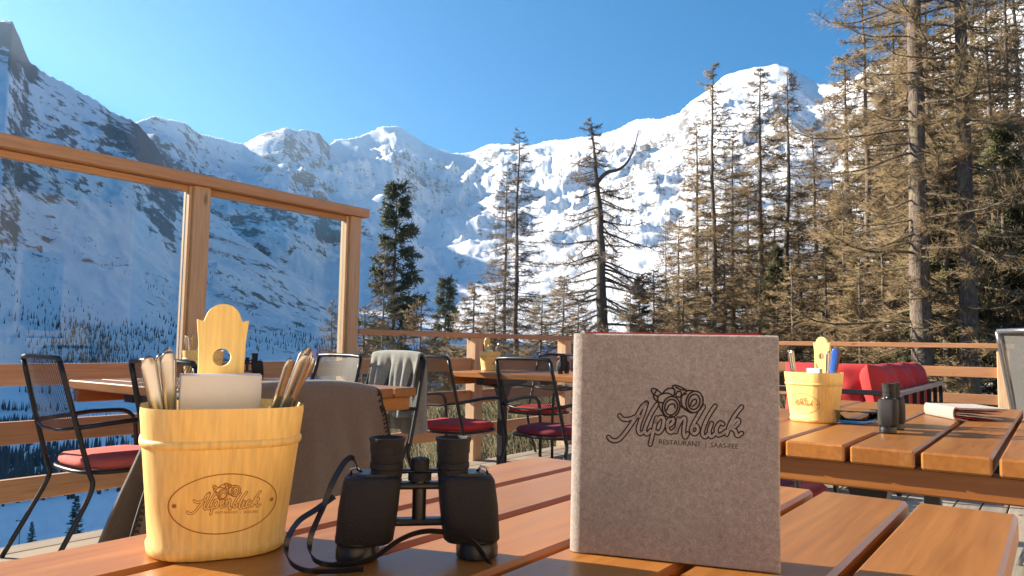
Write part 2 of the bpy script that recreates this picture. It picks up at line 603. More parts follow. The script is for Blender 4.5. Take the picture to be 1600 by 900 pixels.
def build_terrain():
    c0 = -35.8
    hs = np.concatenate([np.linspace(-180, c0-48, 70, endpoint=False), np.linspace(c0-48, c0+48, 900, endpoint=False), np.linspace(c0+48, 180, 60)])
    rs = np.concatenate([np.geomspace(.3, 900, 170, endpoint=False), np.geomspace(900, 9500, 330)])
    Hd, Rr = np.meshgrid(hs, rs)
    x, y, z = terrain_height(Hd, Rr)
    nr, nh = Hd.shape
    dzr = np.gradient(z, axis=0)/np.gradient(Rr, axis=0)
    dzh = np.gradient(z, axis=1)/(np.radians(np.gradient(Hd, axis=1))*Rr)
    slope = np.hypot(dzr, dzh)
    far = sstep(700, 1200, Rr)
    band = fbm((x*.8-z*.9)/130, (y*.5+z*1.3)/420, 5, .6)
    crag = fbm(x/95, y/95+z/60, 5, .62)
    patch = fbm(x/700+3, y/700, 3)
    streak = ridged((x*.55-y*.2+z*.9)/60, (x*.6+y*.9-z*.5)/520, 4, .6)
    rock = (.42*sstep(.60, 1.5, slope)+.20*band+.20*crag+.24*patch+.55*(streak-.62)-.11)*far
    # bare faces under the left summit and the central crest
    for (px_, py_, rad, amt) in ((18, 60, 38, .55), (215, 215, 38, .30), (450, 215, 55, .30), (560, 265, 40, .14), (1075, 180, 26, .22), (1000, 260, 50, .16), (760, 235, 26, .25), (140, 300, 130, .13), (330, 420, 130, .13)):
        h_, e_ = head_el(px_, py_)
        el = z/Rr
        d2 = ((Hd-h_)/math.degrees(rad/F))**2+((el-e_)/(rad/F))**2
        rock = rock+amt*np.exp(-d2)*far
    for (px_, py_, rad, amt) in ((870, 300, 90, .20), (1150, 150, 70, .12), (650, 360, 90, .10), (560, 235, 30, .1)):
        h_, e_ = head_el(px_, py_)
        d2 = ((Hd-h_)/math.degrees(rad/F))**2+((z/Rr-e_)/(rad/F))**2
        rock = rock-amt*np.exp(-d2)*far
    rock = rock-.02*sstep(-60, -50, Hd)*far
    heath = np.where(Rr < 200, sstep(-26, -9, x)*sstep(2.5, 5, y)*.62-.25*sstep(12, 20, y)*(x > -4), 0)
    heath = heath+.12*sstep(14, 40, y)*(Rr < 200)+.8*sstep(14, 28, Hd)*(Rr > 20)
    verts = np.stack([x, y, z], -1).reshape(-1, 3)
    i = np.arange(nr*nh).reshape(nr, nh)
    faces = np.stack([i[:-1, :-1], i[:-1, 1:], i[1:, 1:], i[1:, :-1]], -1).reshape(-1, 4)[:, ::-1]
    me = np_mesh('terrain', verts, faces, 'snow_and_rock', True)
    for nm, arr in (('rock', rock), ('heath', heath)):
        a = me.attributes.new(nm, 'FLOAT', 'POINT')
        a.data.foreach_set('value', arr.astype(np.float32).ravel())
    o = obj('terrain', me)
    tag(o, kind='structure')
    return Hd, Rr, x, y, z
TH = build_terrain()

def ground_z(x, y):
    r = math.hypot(x, y)
    return float(terrain_height(np.array([math.degrees(math.atan2(x, y))]), np.array([r]))[2][0])

def far_forest():
    Hd, Rr, x, y, z = TH
    el = np.degrees(np.arctan2(z-1, Rr))
    vis = (Rr > 260) & (Rr < 2600) & (Hd > -90) & (Hd < 10)
    dens = np.exp(-np.maximum(0, el+3.0)/2.3)*np.clip(fbm(x/170, y/170, 4)*1.6+.35, .03, 2)**1.6
    dens = dens*np.where(Hd < -42, 1.0, .35)*np.where(el < 10, 1, 0)
    dens = np.where(vis, dens, 0).ravel()
    n = 19000
    idx = rng.choice(len(dens), n, p=dens/dens.sum())
    jx, jy = rng.normal(0, 4, n), rng.normal(0, 4, n)
    bx, by, bz = x.ravel()[idx]+jx, y.ravel()[idx]+jy, z.ravel()[idx]-1
    h = rng.uniform(3.5, 11, n)*np.where(el.ravel()[idx] > 1.5, .75, 1.0)
    wd = h*rng.uniform(.05, .11, n)
    a0 = rng.uniform(0, 6.28, n)
    ring = np.arange(5)*2*np.pi/5
    base = np.stack([bx[:, None]+wd[:, None]*np.cos(ring+a0[:, None]), by[:, None]+wd[:, None]*np.sin(ring+a0[:, None]), np.repeat((bz+h*.12)[:, None], 5, 1)], -1)
    tip = np.stack([bx+rng.normal(0, .5, n), by+rng.normal(0, .5, n), bz+h], -1)[:, None, :]
    low = np.stack([bx, by, bz], -1)[:, None, :]
    V = np.concatenate([base, tip, low], 1).reshape(-1, 3)
    t = np.array([[j, (j+1) % 5, 5] for j in range(5)]+[[(j+1) % 5, j, 6] for j in range(5)])
    Fc = (np.arange(n)[:, None, None]*7+t[None]).reshape(-1, 3)
    tag(obj('valley_forest', np_mesh('valley_forest', V, Fc, 'far_trees')), 'dark scattered forest on the lower snowy slopes across the valley', 'forest', kind='stuff')
far_forest()

# ------------------------------------------------------------------ vegetation
def spikes(base, dirs, length, rad):
    """three-sided pyramids; arrays (n,3),(n,3),(n,),(n,)"""
    d = dirs/np.maximum(1e-9, np.linalg.norm(dirs, axis=1, keepdims=True))
    ref = np.where(np.abs(d[:, 2:3]) < .9, np.array([[0, 0, 1.0]]), np.array([[1.0, 0, 0]]))
    a = np.cross(d, ref)
    a /= np.linalg.norm(a, axis=1, keepdims=True)
    b = np.cross(d, a)
    vs = []
    for k in range(3):
        t = 2*math.pi*k/3
        vs.append(base+(a*math.cos(t)+b*math.sin(t))*rad[:, None])
    vs.append(base+d*length[:, None])
    V = np.stack(vs, 1).reshape(-1, 3)
    n = len(base)
    t = np.array([[0, 1, 3], [1, 2, 3], [2, 0, 3]])
    Fc = (np.arange(n)[:, None, None]*4+t[None]).reshape(-1, 3)
    return V, Fc

def make_larch(name, H, rad, seed, limbs=120, crown0=.10, twigs=58, trunk_r=.10, tw_r=.0085, droop=.22, mats=('larch_bark', 'limb_bark', 'larch_twigs'), lean=0.0, zmax=None, tw_len=.50, thick=.9, wander=.06, upturn=.6):
    g = np.random.default_rng(seed)
    root = empty(name)
    # trunk
    n = 22
    pts, rr = [], []
    ox = oy = 0.0
    for i in range(n+1):
        t = i/n
        ox += g.normal(0, wander*H/n/2)
        oy += g.normal(0, wander*H/n/2)
        pts.append((ox+lean*H*t*t, oy, t*H-.4*(i == 0)))
        rr.append(trunk_r*(1-t)**.85*(1+.35*max(0, .06-t)/.06)+.008)
    T = MB().tube(pts, rr, 10)
    T.build('trunk', mats[0], root, True)
    P = np.array(pts)
    B, D, L, Rd = [], [], [], []
    LM = MB()
    for k in range(limbs):
        u = (k+g.uniform(0, 1))/limbs
        h = crown0+(1-crown0)*u**.92
        if zmax and h*H > zmax:
            continue
        p0 = np.array([np.interp(h*H, P[:, 2], P[:, j]) for j in range(3)])
        az = g.uniform(0, 2*math.pi)
        ln = rad*((1-h)/(1-crown0))**.75*g.uniform(.55, 1.12)+.12
        if h < crown0+.12: ln *= g.uniform(.45, 1.0)
        nseg = 7
        pitch = g.uniform(-.30, .12)+.55*max(0, h-.75)*2
        lp = [p0]
        d_az = az
        for s in range(nseg):
            f = (s+.5)/nseg
            ph = pitch-droop*math.sin(f*math.pi*.9)*.9+upturn*f*f
            d_az += g.normal(0, .13)
            lp.append(lp[-1]+ln/nseg*np.array([math.cos(d_az)*math.cos(ph), math.sin(d_az)*math.cos(ph), math.sin(ph)]))
        lp = np.array(lp)
        r0 = thick*(.006+.011*ln)*(1 if not zmax else 1.1)
        LM.tube([tuple(p) for p in lp], [r0*(1-.85*i/nseg) for i in range(nseg+1)], 4, False)
        m = max(6, int(twigs*(.35+.65*ln/rad)))
        tt = g.uniform(.10, 1.0, m)**.85
        ii = np.minimum((tt*nseg).astype(int), nseg-1)
        fr = (tt*nseg-ii)[:, None]
        bp = lp[ii]*(1-fr)+lp[ii+1]*fr
        ax = lp[ii+1]-lp[ii]
        ax /= np.linalg.norm(ax, axis=1, keepdims=True)
        side = np.cross(ax, [0, 0, 1.0])
        sg = np.where(g.uniform(size=m) < .5, -1, 1)[:, None]
        dr = ax*g.uniform(.25, .9, (m, 1))+side*sg*g.uniform(.3, 1, (m, 1))+np.array([0, 0, 1.0])*g.normal(-.05, .42, (m, 1))
        dr /= np.linalg.norm(dr, axis=1, keepdims=True)
        tl = tw_len*g.uniform(.35, 1.35, m)*(.18+.82*min(1, ln/rad))*(1.15-.5*tt)
        B.append(bp); D.append(dr); L.append(tl); Rd.append(np.full(m, tw_r))
        ns = 4
        for q in range(ns):
            fq = g.uniform(.15, .95, (m, 1))
            b2 = bp+dr*tl[:, None]*fq
            d2 = dr*.8+g.normal(0, .42, (m, 3))
            B.append(b2); D.append(d2); L.append(tl*g.uniform(.25, .6, m)); Rd.append(np.full(m, tw_r*.62))
    LM.build('limbs', mats[1], root, True)['kind'] = 'stuff'
    V, Fc = spikes(np.concatenate(B), np.concatenate(D), np.concatenate(L), np.concatenate(Rd))
    obj('crown', np_mesh('crown', V, Fc, mats[2]), root)['kind'] = 'stuff'
    return root

def make_spruce(name, H, rad, seed, limbs=120, mat='spruce_needles', per=60, nl=.16, nr=.022, gap=.35):
    g = np.random.default_rng(seed)
    root = empty(name)
    MB().tube([(0, 0, -.4), (.02, 0, H*.3), (0, .03, H*.7), (0, 0, H)], [.016*H, .012*H, .006*H, .004], 8).build('trunk', 'larch_bark', root, True)
    LM = MB()
    B, D, L, Rd = [], [], [], []
    for k in range(limbs):
        h = .05+.95*((k+g.uniform())/limbs)**.9
        az = g.uniform(0, 2*math.pi)
        ln = rad*(1-h)**.8*g.uniform(.45, 1.15)+.10
        nseg = 5
        lp = [np.array([0, 0, h*H])]
        for s in range(nseg):
            f = (s+.5)/nseg
            ph = -.30+.55*f+.5*max(0, h-.7)+g.normal(0, .08)
            az2 = az+g.normal(0, .1)
            lp.append(lp[-1]+ln/nseg*np.array([math.cos(az2)*math.cos(ph), math.sin(az2)*math.cos(ph), math.sin(ph)]))
        lp = np.array(lp)
        LM.tube([tuple(p) for p in lp], [.012*ln+.004]*3+[.006, .005, .003], 4, False)
        m = int(per*(.3+.7*ln/rad))
        tt = g.uniform(.15, 1.0, m)
        ii = np.minimum((tt*nseg).astype(int), nseg-1)
        fr = (tt*nseg-ii)[:, None]
        bp = lp[ii]*(1-fr)+lp[ii+1]*fr
        ax = lp[ii+1]-lp[ii]
        ax /= np.linalg.norm(ax, axis=1, keepdims=True)
        side = np.cross(ax, [0, 0, 1.0])
        sg = np.where(g.uniform(size=m) < .5, -1, 1)[:, None]
        dr = ax*g.uniform(.3, 1, (m, 1))+side*sg*g.uniform(.1, .9, (m, 1))+np.array([0, 0, 1.0])*g.normal(-.15, .3, (m, 1))
        dr /= np.linalg.norm(dr, axis=1, keepdims=True)
        tl = nl*2.2*g.uniform(.5, 1.3, m)*(1.2-.6*tt)
        for q in range(5):
            fq = g.uniform(0, .95, (m, 1))
            B.append(bp+dr*tl[:, None]*fq)
            D.append(dr*.8+g.normal(0, .5, (m, 3)))
            L.append(nl*g.uniform(.5, 1.2, m))
            Rd.append(np.full(m, nr)*g.uniform(.6, 1.2, m))
    LM.build('limbs', 'limb_bark', root, True)['kind'] = 'stuff'
    V, Fc = spikes(np.concatenate(B), np.concatenate(D), np.concatenate(L), np.concatenate(Rd))
    obj('crown', np_mesh('crown', V, Fc, mat), root)['kind'] = 'stuff'
    return root

def top_height(px_, zc, py_top):
    hz = 537+.0174*(px_-800)
    return 1.0+zc*(hz-py_top)/F

USED = set()
def plant(proto, H0, px_, zc, top, label, cat, group=None, rz=None, wide=1.0, sink=.15):
    o = proto if proto.name not in USED else copy_tree(proto)
    USED.add(proto.name)
    USED.add(o.name)
    x, y = ground_at(px_, zc)
    z0 = ground_z(x, y)-sink
    s = (top_height(px_, zc, top)-z0)/H0
    o.location = (x, y, z0)
    o.rotation_euler = (0, 0, rz if rz is not None else random.uniform(0, 6.28))
    o.scale = (s*wide, s*wide, s)
    tag(o, label, cat, group)
    return o

GL = 'larches behind the terrace'
la = make_larch('larch_tree', 11, 1.9, 11)
lb = make_larch('larch_tree', 11, 1.7, 12, limbs=110, crown0=.14)
lc = make_larch('larch_tree', 11, 2.4, 13, limbs=130, crown0=.03, twigs=66, tw_r=.0085, tw_len=.58)
grey = make_larch('larch_tree', 11, 2.0, 14, limbs=140, crown0=.03, twigs=54, mats=('larch_bark', 'limb_bark', 'grey_twigs'))
big1 = make_larch('larch_tree', 21, 4.2, 15, limbs=190, crown0=.08, twigs=110, trunk_r=.27, tw_r=.007, droop=.42, zmax=12.5, tw_len=.55, thick=.8, wander=.03, upturn=.9)
big2 = make_larch('larch_tree', 20, 3.6, 16, limbs=180, crown0=.05, twigs=100, trunk_r=.235, tw_r=.007, droop=.42, zmax=12.5, tw_len=.55, thick=.8, wander=.03, upturn=.8)
sap = make_larch('larch_sapling', 4, 1.3, 17, limbs=90, crown0=.02, twigs=46, trunk_r=.04, tw_r=.008, tw_len=.36)
dead = make_larch('gnarled_larch_tree', 8.6, 3.0, 29, limbs=84, crown0=.14, twigs=80, trunk_r=.22, tw_r=.009, droop=.34, mats=('dead_bark', 'dead_bark', 'grey_twigs'), tw_len=.55, thick=1.35, wander=.07, lean=-.05, upturn=.5)
MB().tube(spline([(-.28, .0, 6.6), (.05, -.05, 6.95), (.42, -.1, 7.05), (.72, -.05, 7.35), (.95, .1, 7.9), (1.05, .1, 8.35)], 4), [.075*(1-.85*i/20) for i in range(21)], 6).build('fork_limb', 'dead_bark', dead, True)
spr = make_spruce('spruce_tree', 9, 1.75, 31)
spr2 = make_spruce('spruce_tree', 9, 2.3, 32, limbs=130, mat='olive_needles', per=70)

plant(spr, 9, 616, 30, 283, 'tall dark green spruce right beside the end post of the glass railing', 'tree', wide=.92)
plant(spr, 9, 697, 40, 433, 'smaller dark spruce to the right of the tall spruce', 'tree')
def slope_spot(pxl, pyl):
    """first spot on the slope below that lies on the bearing and dip of picture point pxl, pyl"""
    dip = (pyl-537-.0174*(pxl-800))/F
    for zc in np.arange(30, 600, 1.0):
        x_, y_ = ground_at(pxl, zc)
        if (1.0-ground_z(x_, y_))/zc <= dip:
            break
    return zc
for (px_, py_, r_, hh, lab) in ((138, 836, 62, 3.6, 'young spruce on the snow slope below the terrace, taller of two'), (72, 846, 70, 2.4, 'tiny young spruce on the snow slope below the terrace, leftmost')):
    o = copy_tree(spr)
    r_ = slope_spot(px_, py_)
    hh = r_*(66 if px_ > 100 else 38)/F
    x, y = ground_at(px_, r_)
    o.location = (x, y, ground_z(x, y)-.1)
    o.scale = (hh/9*1.15,)*2+(hh/9,)
    o.rotation_euler = (0, 0, px_)
    o.name = 'young_spruce'
    tag(o, lab, 'tree', 'young spruces on the slope below')
plant(grey, 11, 808, 24, 198, 'slender bare grey larch left of the gnarled tree', 'tree', GL, wide=1.25)
plant(grey, 11, 788, 27, 262, 'shorter bare larch close behind the slender grey one', 'tree', GL)
plant(grey, 11, 600, 27, 385, 'bare larch standing against the left side of the tall spruce', 'tree', GL)
plant(grey, 11, 520, 24, 470, 'low bare larch seen through the glass beside the end post', 'tree', GL)
plant(dead, 8.6, 944, 19, 182, 'gnarled old larch with thick drooping limbs in the centre', 'tree', rz=.625)
plant(la, 11, 1113, 25, 92, 'tall thin larch left of the snowy dome summit', 'tree', GL, wide=1.25)
plant(lb, 11, 1090, 28, 185, 'thin larch just left of the tall one before the dome', 'tree', GL, wide=1.25)
plant(lb, 11, 1190, 25, 95, 'tall thin larch in front of the snowy dome, left of a pair', 'tree', GL, wide=1.25)
plant(la, 11, 1233, 25.5, 98, 'tall thin larch under the dome summit, right of a pair', 'tree', GL, wide=1.25)
plant(lb, 11, 1146, 29, 205, 'short thin larch between the tall ones before the dome', 'tree', GL, wide=1.25)
plant(lc, 11, 1350, 20, -60, 'bushy brown larch left of the thickest trunk', 'tree', GL)
plant(big1, 21, 1442, 12.6, -640, 'thickest larch trunk rising behind the right railing', 'tree', GL, rz=.4)
plant(big2, 20, 1516, 12.4, -600, 'second thick larch trunk, right of the thickest one', 'tree', GL, rz=2.0)
plant(la, 11, 1456, 17, -90, 'thin larch close to the right of the thickest trunk', 'tree', GL)
plant(lb, 11, 1556, 14.5, -120, 'brown larch trunk between the second thick trunk and the frame edge', 'tree', GL)
plant(lb, 11, 1585, 16, -150, 'rightmost larch trunk above the high-backed chair', 'tree', GL)
plant(la, 11, 1318, 19, 262, 'small leaning larch with pale bent trunk at right', 'tree', GL, wide=.8)
ORD = ('first', 'second', 'third', 'fourth', 'fifth', 'sixth', 'seventh', 'eighth', 'ninth', 'tenth', 'eleventh', 'twelfth', 'thirteenth', 'fourteenth', 'fifteenth', 'sixteenth', 'seventeenth', 'eighteenth')
TG = 'brown larch thicket in the background'
TL = 'brown bare larch of the distant thicket, %s from its left end'
for kk, (px_, zc, tp, pr) in enumerate(sorted(((1270, 30, 185, lc), (1330, 31, 70, lc), (1398, 25, -20, la), (1420, 31, 40, lc), (1475, 24, 20, lc), (1505, 30, -20, lc), (1545, 25, -60, lc), (1590, 23, -80, lc), (1300, 36, 250, lc), (1378, 38, 120, lc), (1210, 36, 300, lc), (1065, 33, 330, lc), (1165, 34, 270, lc), (1110, 38, 330, lc), (1135, 27, 350, lc), (1085, 27, 360, lc), (1250, 27, 300, lc), (1190, 28, 340, lc)), key=lambda q_: q_[0])):
    plant(pr, 11, px_, zc, tp, TL % ORD[kk], 'tree', TG, wide=1.38)
plant(lc, 11, 1038, 32, 345, 'conical reddish larch right of the gnarled tree', 'tree', GL)
SG = 'larch saplings along the back railing'
SL = 'low brown larch sapling behind the low railings, %s from the left'
for kk, (px_, zc, tp) in enumerate(sorted(((740, 20, 440), (775, 18, 455), (845, 17, 462), (880, 20, 430), (905, 17, 470), (985, 17, 455), (1020, 19, 420), (1070, 17, 430), (1130, 18, 410), (1185, 17, 420), (1240, 16, 400), (1290, 17, 390), (1345, 15, 400), (1385, 16, 360), (655, 22, 470), (575, 22, 480), (1485, 15, 420), (1590, 14, 400)))):
    plant(sap, 4, px_, zc, tp, SL % ORD[kk], 'tree', SG, wide=1.25)
plant(spr2, 9, 1480, 13.6, 215, 'dark green conifer between the two thickest trunks', 'tree', 'green conifers among the larches')
plant(spr2, 9, 1575, 13.8, 185, 'dark green conifer at the right edge behind the trunks', 'tree', 'green conifers among the larches')
plant(spr2, 9, 1310, 24, 330, 'olive conifer half hidden in the thicket left of the thickest trunk', 'tree', 'green conifers among the larches')
plant(spr2, 9, 1000, 25, 430, 'low olive conifer behind the top edge of the standing menu', 'tree', 'green conifers among the larches')
plant(spr2, 9, 1215, 21, 385, 'olive conifer under the pair of tall thin larches', 'tree', 'green conifers among the larches')

def ground_cover():
    n = 30000
    x = rng.uniform(-11, -4.35, n)
    y = rng.uniform(3.6, 16, n)
    m = 34000
    x = np.concatenate([x, rng.uniform(-11, 9, m)])
    y = np.concatenate([y, rng.uniform(9.7, 22, m)])
    keep = fbm(x*.5, y*.5, 4)+.25 > rng.uniform(-.3, .9, len(x))
    keep &= ~((x > -3) & (y < 15) & (fbm(x*.7+4, y*.7, 3) < .15))
    x, y = x[keep], y[keep]
    z = near_ground(x, y)-.03
    d = rng.normal(0, .55, (len(x), 3))
    d[:, 2] = np.abs(d[:, 2])+.55
    V, Fc = spikes(np.stack([x, y, z], -1), d, rng.uniform(.15, .62, len(x))*(1+.5*fbm(x*.6, y*.6, 2)), np.full(len(x), .011))
    tag(obj('heath_undergrowth', np_mesh('heath_undergrowth', V, Fc, 'heath_twigs')), 'brown green heath and dry grass behind the railing', 'undergrowth', kind='stuff')
ground_cover()

# ------------------------------------------------------------------ deck
deck = empty('deck')
tag(deck, kind='structure')
X0, Y1 = -4.09, 9.20
MB().box(X0+.02, 2.56, -2.2, Y1-.02, -.22, -.06).build('joist_frame', 'black_rubber', deck)
bm_cache = {}
def plank_mesh(name, lx, ly, lz, mat, bev=.004):
    key = (name, round(lx, 3), round(ly, 3), round(lz, 3), mat)
    if key not in bm_cache:
        bm_cache[key] = MB().box(-lx/2, lx/2, -ly/2, ly/2, -lz, 0).mesh(name, mat, False, bev)
    return bm_cache[key]
PW = .138
i = 0
x = X0
while x < 2.5:
    cut = (2.62, 5.7, 4.1)[i % 3]
    for y0, y1 in ((-2.2, cut-.003), (cut+.003, Y1)):
        obj('deck_board', plank_mesh('deck_board', PW, y1-y0, .03, 'deck_wood'), deck, (x+PW/2, (y0+y1)/2, random.uniform(-.0015, 0)))
    x += PW+.008
    i += 1

# ------------------------------------------------------------------ restaurant building behind the viewpoint
def chalet():
    t = empty('chalet', (5.6, -.5, 0))
    tag(t, 'pale timber restaurant chalet on the near side of the terrace, seen mirrored in the glass', 'building')
    x0, x1, y0, y1 = -2.95, 3.0, -8.0, 6.2
    beam(t, 'wall', x0, x1, y0, y1, -.9, 3.4, 'plaster', 0)
    for k in range(52):
        ya = y0+.02+k*.2723
        beam(t, 'cladding_board', x0-.022, x0-.001, ya, ya+.262, 1.15, 3.4, 'facade_wood', .004)
    for k in range(5):
        yc = y0+1.7+k*2.75
        f = beam(t, 'window', x0-.060, x0-.024, yc-.6, yc+.6, 1.0, 2.2, 'post_wood')
        for sy in (-.285, .285):
            beam(f, 'pane', -.030, -.0195, sy-.25, sy+.25, -.52, .52, 'lens_glass', 0)
    MB().prism([(x0-1.0, 3.35), (x1+.8, 3.35), (x1+.8, 3.5), ((x0+x1)/2, 5.6), (x0-1.0, 3.5)], y0-.8, y1+.8).build('roof', 'roof_slate', t)

# ------------------------------------------------------------------ railings
def beam(parent, name, x0, x1, y0, y1, z0, z1, mat, bev=.004):
    return obj(name, MB().box(x0-(x0+x1)/2, x1-(x0+x1)/2, y0-(y0+y1)/2, y1-(y0+y1)/2, z0-(z0+z1)/2, z1-(z0+z1)/2).mesh(name, mat, False, bev), parent, ((x0+x1)/2, (y0+y1)/2, (z0+z1)/2))

chalet()
RX = -4.15
gr = empty('glass_railing', (0, 0, 0))
tag(gr, 'tall wooden railing with large glass panes at the left', 'railing')
PY = [-1.10, .11, 1.32, 2.53, 3.745]
PWD = .10
for y in PY:
    beam(gr, 'post', RX-.055, RX+.055, y-PWD/2, y+PWD/2, -.25, 1.90, 'post_wood')
cap = beam(gr, 'cap_rail', RX-.075, RX+.085, PY[0]-.1, PY[-1]+.10, 1.902, 1.965, 'rail_wood_y')
for a, b in zip(PY[:-1], PY[1:]):
    y0, y1 = a+PWD/2, b-PWD/2
    for z0, z1 in ((.755, .862), (.472, .582), (.195, .305)):
        beam(gr, 'board', RX-.022, RX+.022, y0+.002, y1-.002, z0, z1, 'rail_wood_y')
    gp = beam(gr, 'glass_pane', RX-.005, RX+.005, y0+.022, y1-.022, .868, 1.86, 'window_glass', 0)
    for yy in (y0+.002, y1-.020):
        beam(gr, 'glazing_bead', RX-.030, RX+.030, yy, yy+.018, .866, 1.898, 'post_wood', .002)
    beam(gr, 'glazing_bead', RX-.020, RX+.020, y0+.022, y1-.022, 1.862, 1.898, 'rail_wood_y', .002)

br = empty('wooden_railing', (0, 0, 0))
tag(br, 'low wooden railing with three boards running on from the glass railing', 'railing', 'low wooden railings')
BY = [5.21, 6.69, 8.0, 9.10]
for y in BY:
    beam(br, 'post', RX-.045, RX+.055, y-.055, y+.055, -.25, 1.050, 'post_wood')
beam(br, 'cap_rail', RX-.07, RX+.07, PY[-1]+.053, 9.17, 1.052, 1.092, 'rail_wood_y')
edges = [PY[-1]+.052]+BY
for a, b in zip(edges[:-1], edges[1:]):
    y0, y1 = a+(.002 if a == edges[0] else .057), b-.057
    for z0, z1 in ((.765, .875), (.490, .600), (.205, .305)):
        beam(br, 'board', RX-.022, RX+.022, y0, y1, z0, z1, 'rail_wood_y')
cr = empty('wooden_railing', (0, 0, 0))
tag(cr, 'low wooden railing across the back right in front of the forest', 'railing', 'low wooden railings')
RY = 9.10
CX = [-2.14, -.46]
for x in CX:
    beam(cr, 'post', x-.055, x+.055, RY-.05, RY+.05, -.25, 1.040, 'post_wood')
beam(cr, 'cap_rail', -4.078, -.36, RY-.07, RY+.07, 1.042, 1.092, 'rail_wood_x')
ed = [-4.097]+CX
for a, b in zip(ed[:-1], ed[1:]):
    for z0, z1 in ((.745, .850), (.475, .575), (.205, .305)):
        beam(cr, 'board', a+(.002 if a == ed[0] else .057), b-.057, RY-.022, RY+.022, z0, z1, 'rail_wood_x')

# ------------------------------------------------------------------ tables
def table(label, x0, x1, y0, y1, z, axis, n, gap=.013, th=.042, posts=None, overhang=.10, group=None):
    """planks run along axis (0 = x, 1 = y)"""
    t = empty('slatted_table', ((x0+x1)/2, (y0+y1)/2, 0))
    tag(t, label, 'table', group)
    lx, ly = x1-x0, y1-y0
    acr = ly if axis == 0 else lx
    pw = (acr-gap*(n-1))/n
    for i in range(n):
        c = -acr/2+pw/2+i*(pw+gap)
        if axis == 1:
            obj('plank', plank_mesh('plank', pw, ly, th, 'table_wood_y', .005), t, (c, 0, z))
        else:
            obj('plank', plank_mesh('plank', lx, pw, th, 'table_wood_x', .005), t, (0, c, z))
    half = (ly if axis == 1 else lx)/2
    for s in (-1, 1):
        e = s*(half-.055)
        if axis == 1:
            beam(t, 'cross_beam', -acr/2+.012, acr/2-.012, e-.025, e+.025, z-th-.062, z-th-.001, 'table_wood_x')
        else:
            beam(t, 'cross_beam', e-.025, e+.025, -acr/2+.012, acr/2-.012, z-th-.062, z-th-.001, 'table_wood_y')
        p = s*(half-.28)
        px_, py_ = (0, p) if axis == 1 else (p, 0)
        m = MB().box(px_-.03, px_+.03, py_-.03, py_+.03, .022, z-th-.06)
        m.build('pedestal', 'black_steel', t, False, .006, 2)
        wx, wy = (.30, .035) if axis == 1 else (.035, .30)
        top = MB().rings([[(px_+a*.035, py_+b*.035, z-th-.16) for a, b in ((-1, -1), (1, -1), (1, 1), (-1, 1))], [(px_+a*.05, py_+b*.05, z-th-.09) for a, b in ((-1, -1), (1, -1), (1, 1), (-1, 1))], [(px_+a*wx, py_+b*wy, z-th-.058) for a, b in ((-1, -1), (1, -1), (1, 1), (-1, 1))], [(px_+a*wx, py_+b*wy, z-th-.002) for a, b in ((-1, -1), (1, -1), (1, 1), (-1, 1))]])
        top.build('bracket', 'black_steel', t, False)
        MB().box(px_-wx, px_+wx, py_-wy, py_+wy, .002, .024).build('foot', 'black_steel', t, False, .005)
    return t
TZ = .77
table('orange slatted table in the foreground carrying the standing menu', -.885, -.055, -.38, 1.325, TZ, 1, 6)
table('orange slatted table at right with the lying menu and blue clip', -.875, .025, 1.985, 3.75, TZ, 1, 6)
table('slatted table by the glass railing behind the foreground bucket', -3.92, -2.46, 1.76, 2.66, .79, 0, 6)
table('slatted table by the low railing behind the two dark chairs', -3.97, -2.45, 4.60, 5.42, .78, 0, 6)

# ------------------------------------------------------------------ chairs
def arc_corner(a, b, c, r=.05, n=5):
    """rounded corner at b between a and c"""
    a, b, c = Vector(a), Vector(b), Vector(c)
    u, v = (a-b).normalized(), (c-b).normalized()
    p, q = b+u*r, b+v*r
    return [(1-t)**2*p+2*t*(1-t)*b+t*t*q for t in [i/n for i in range(n+1)]]

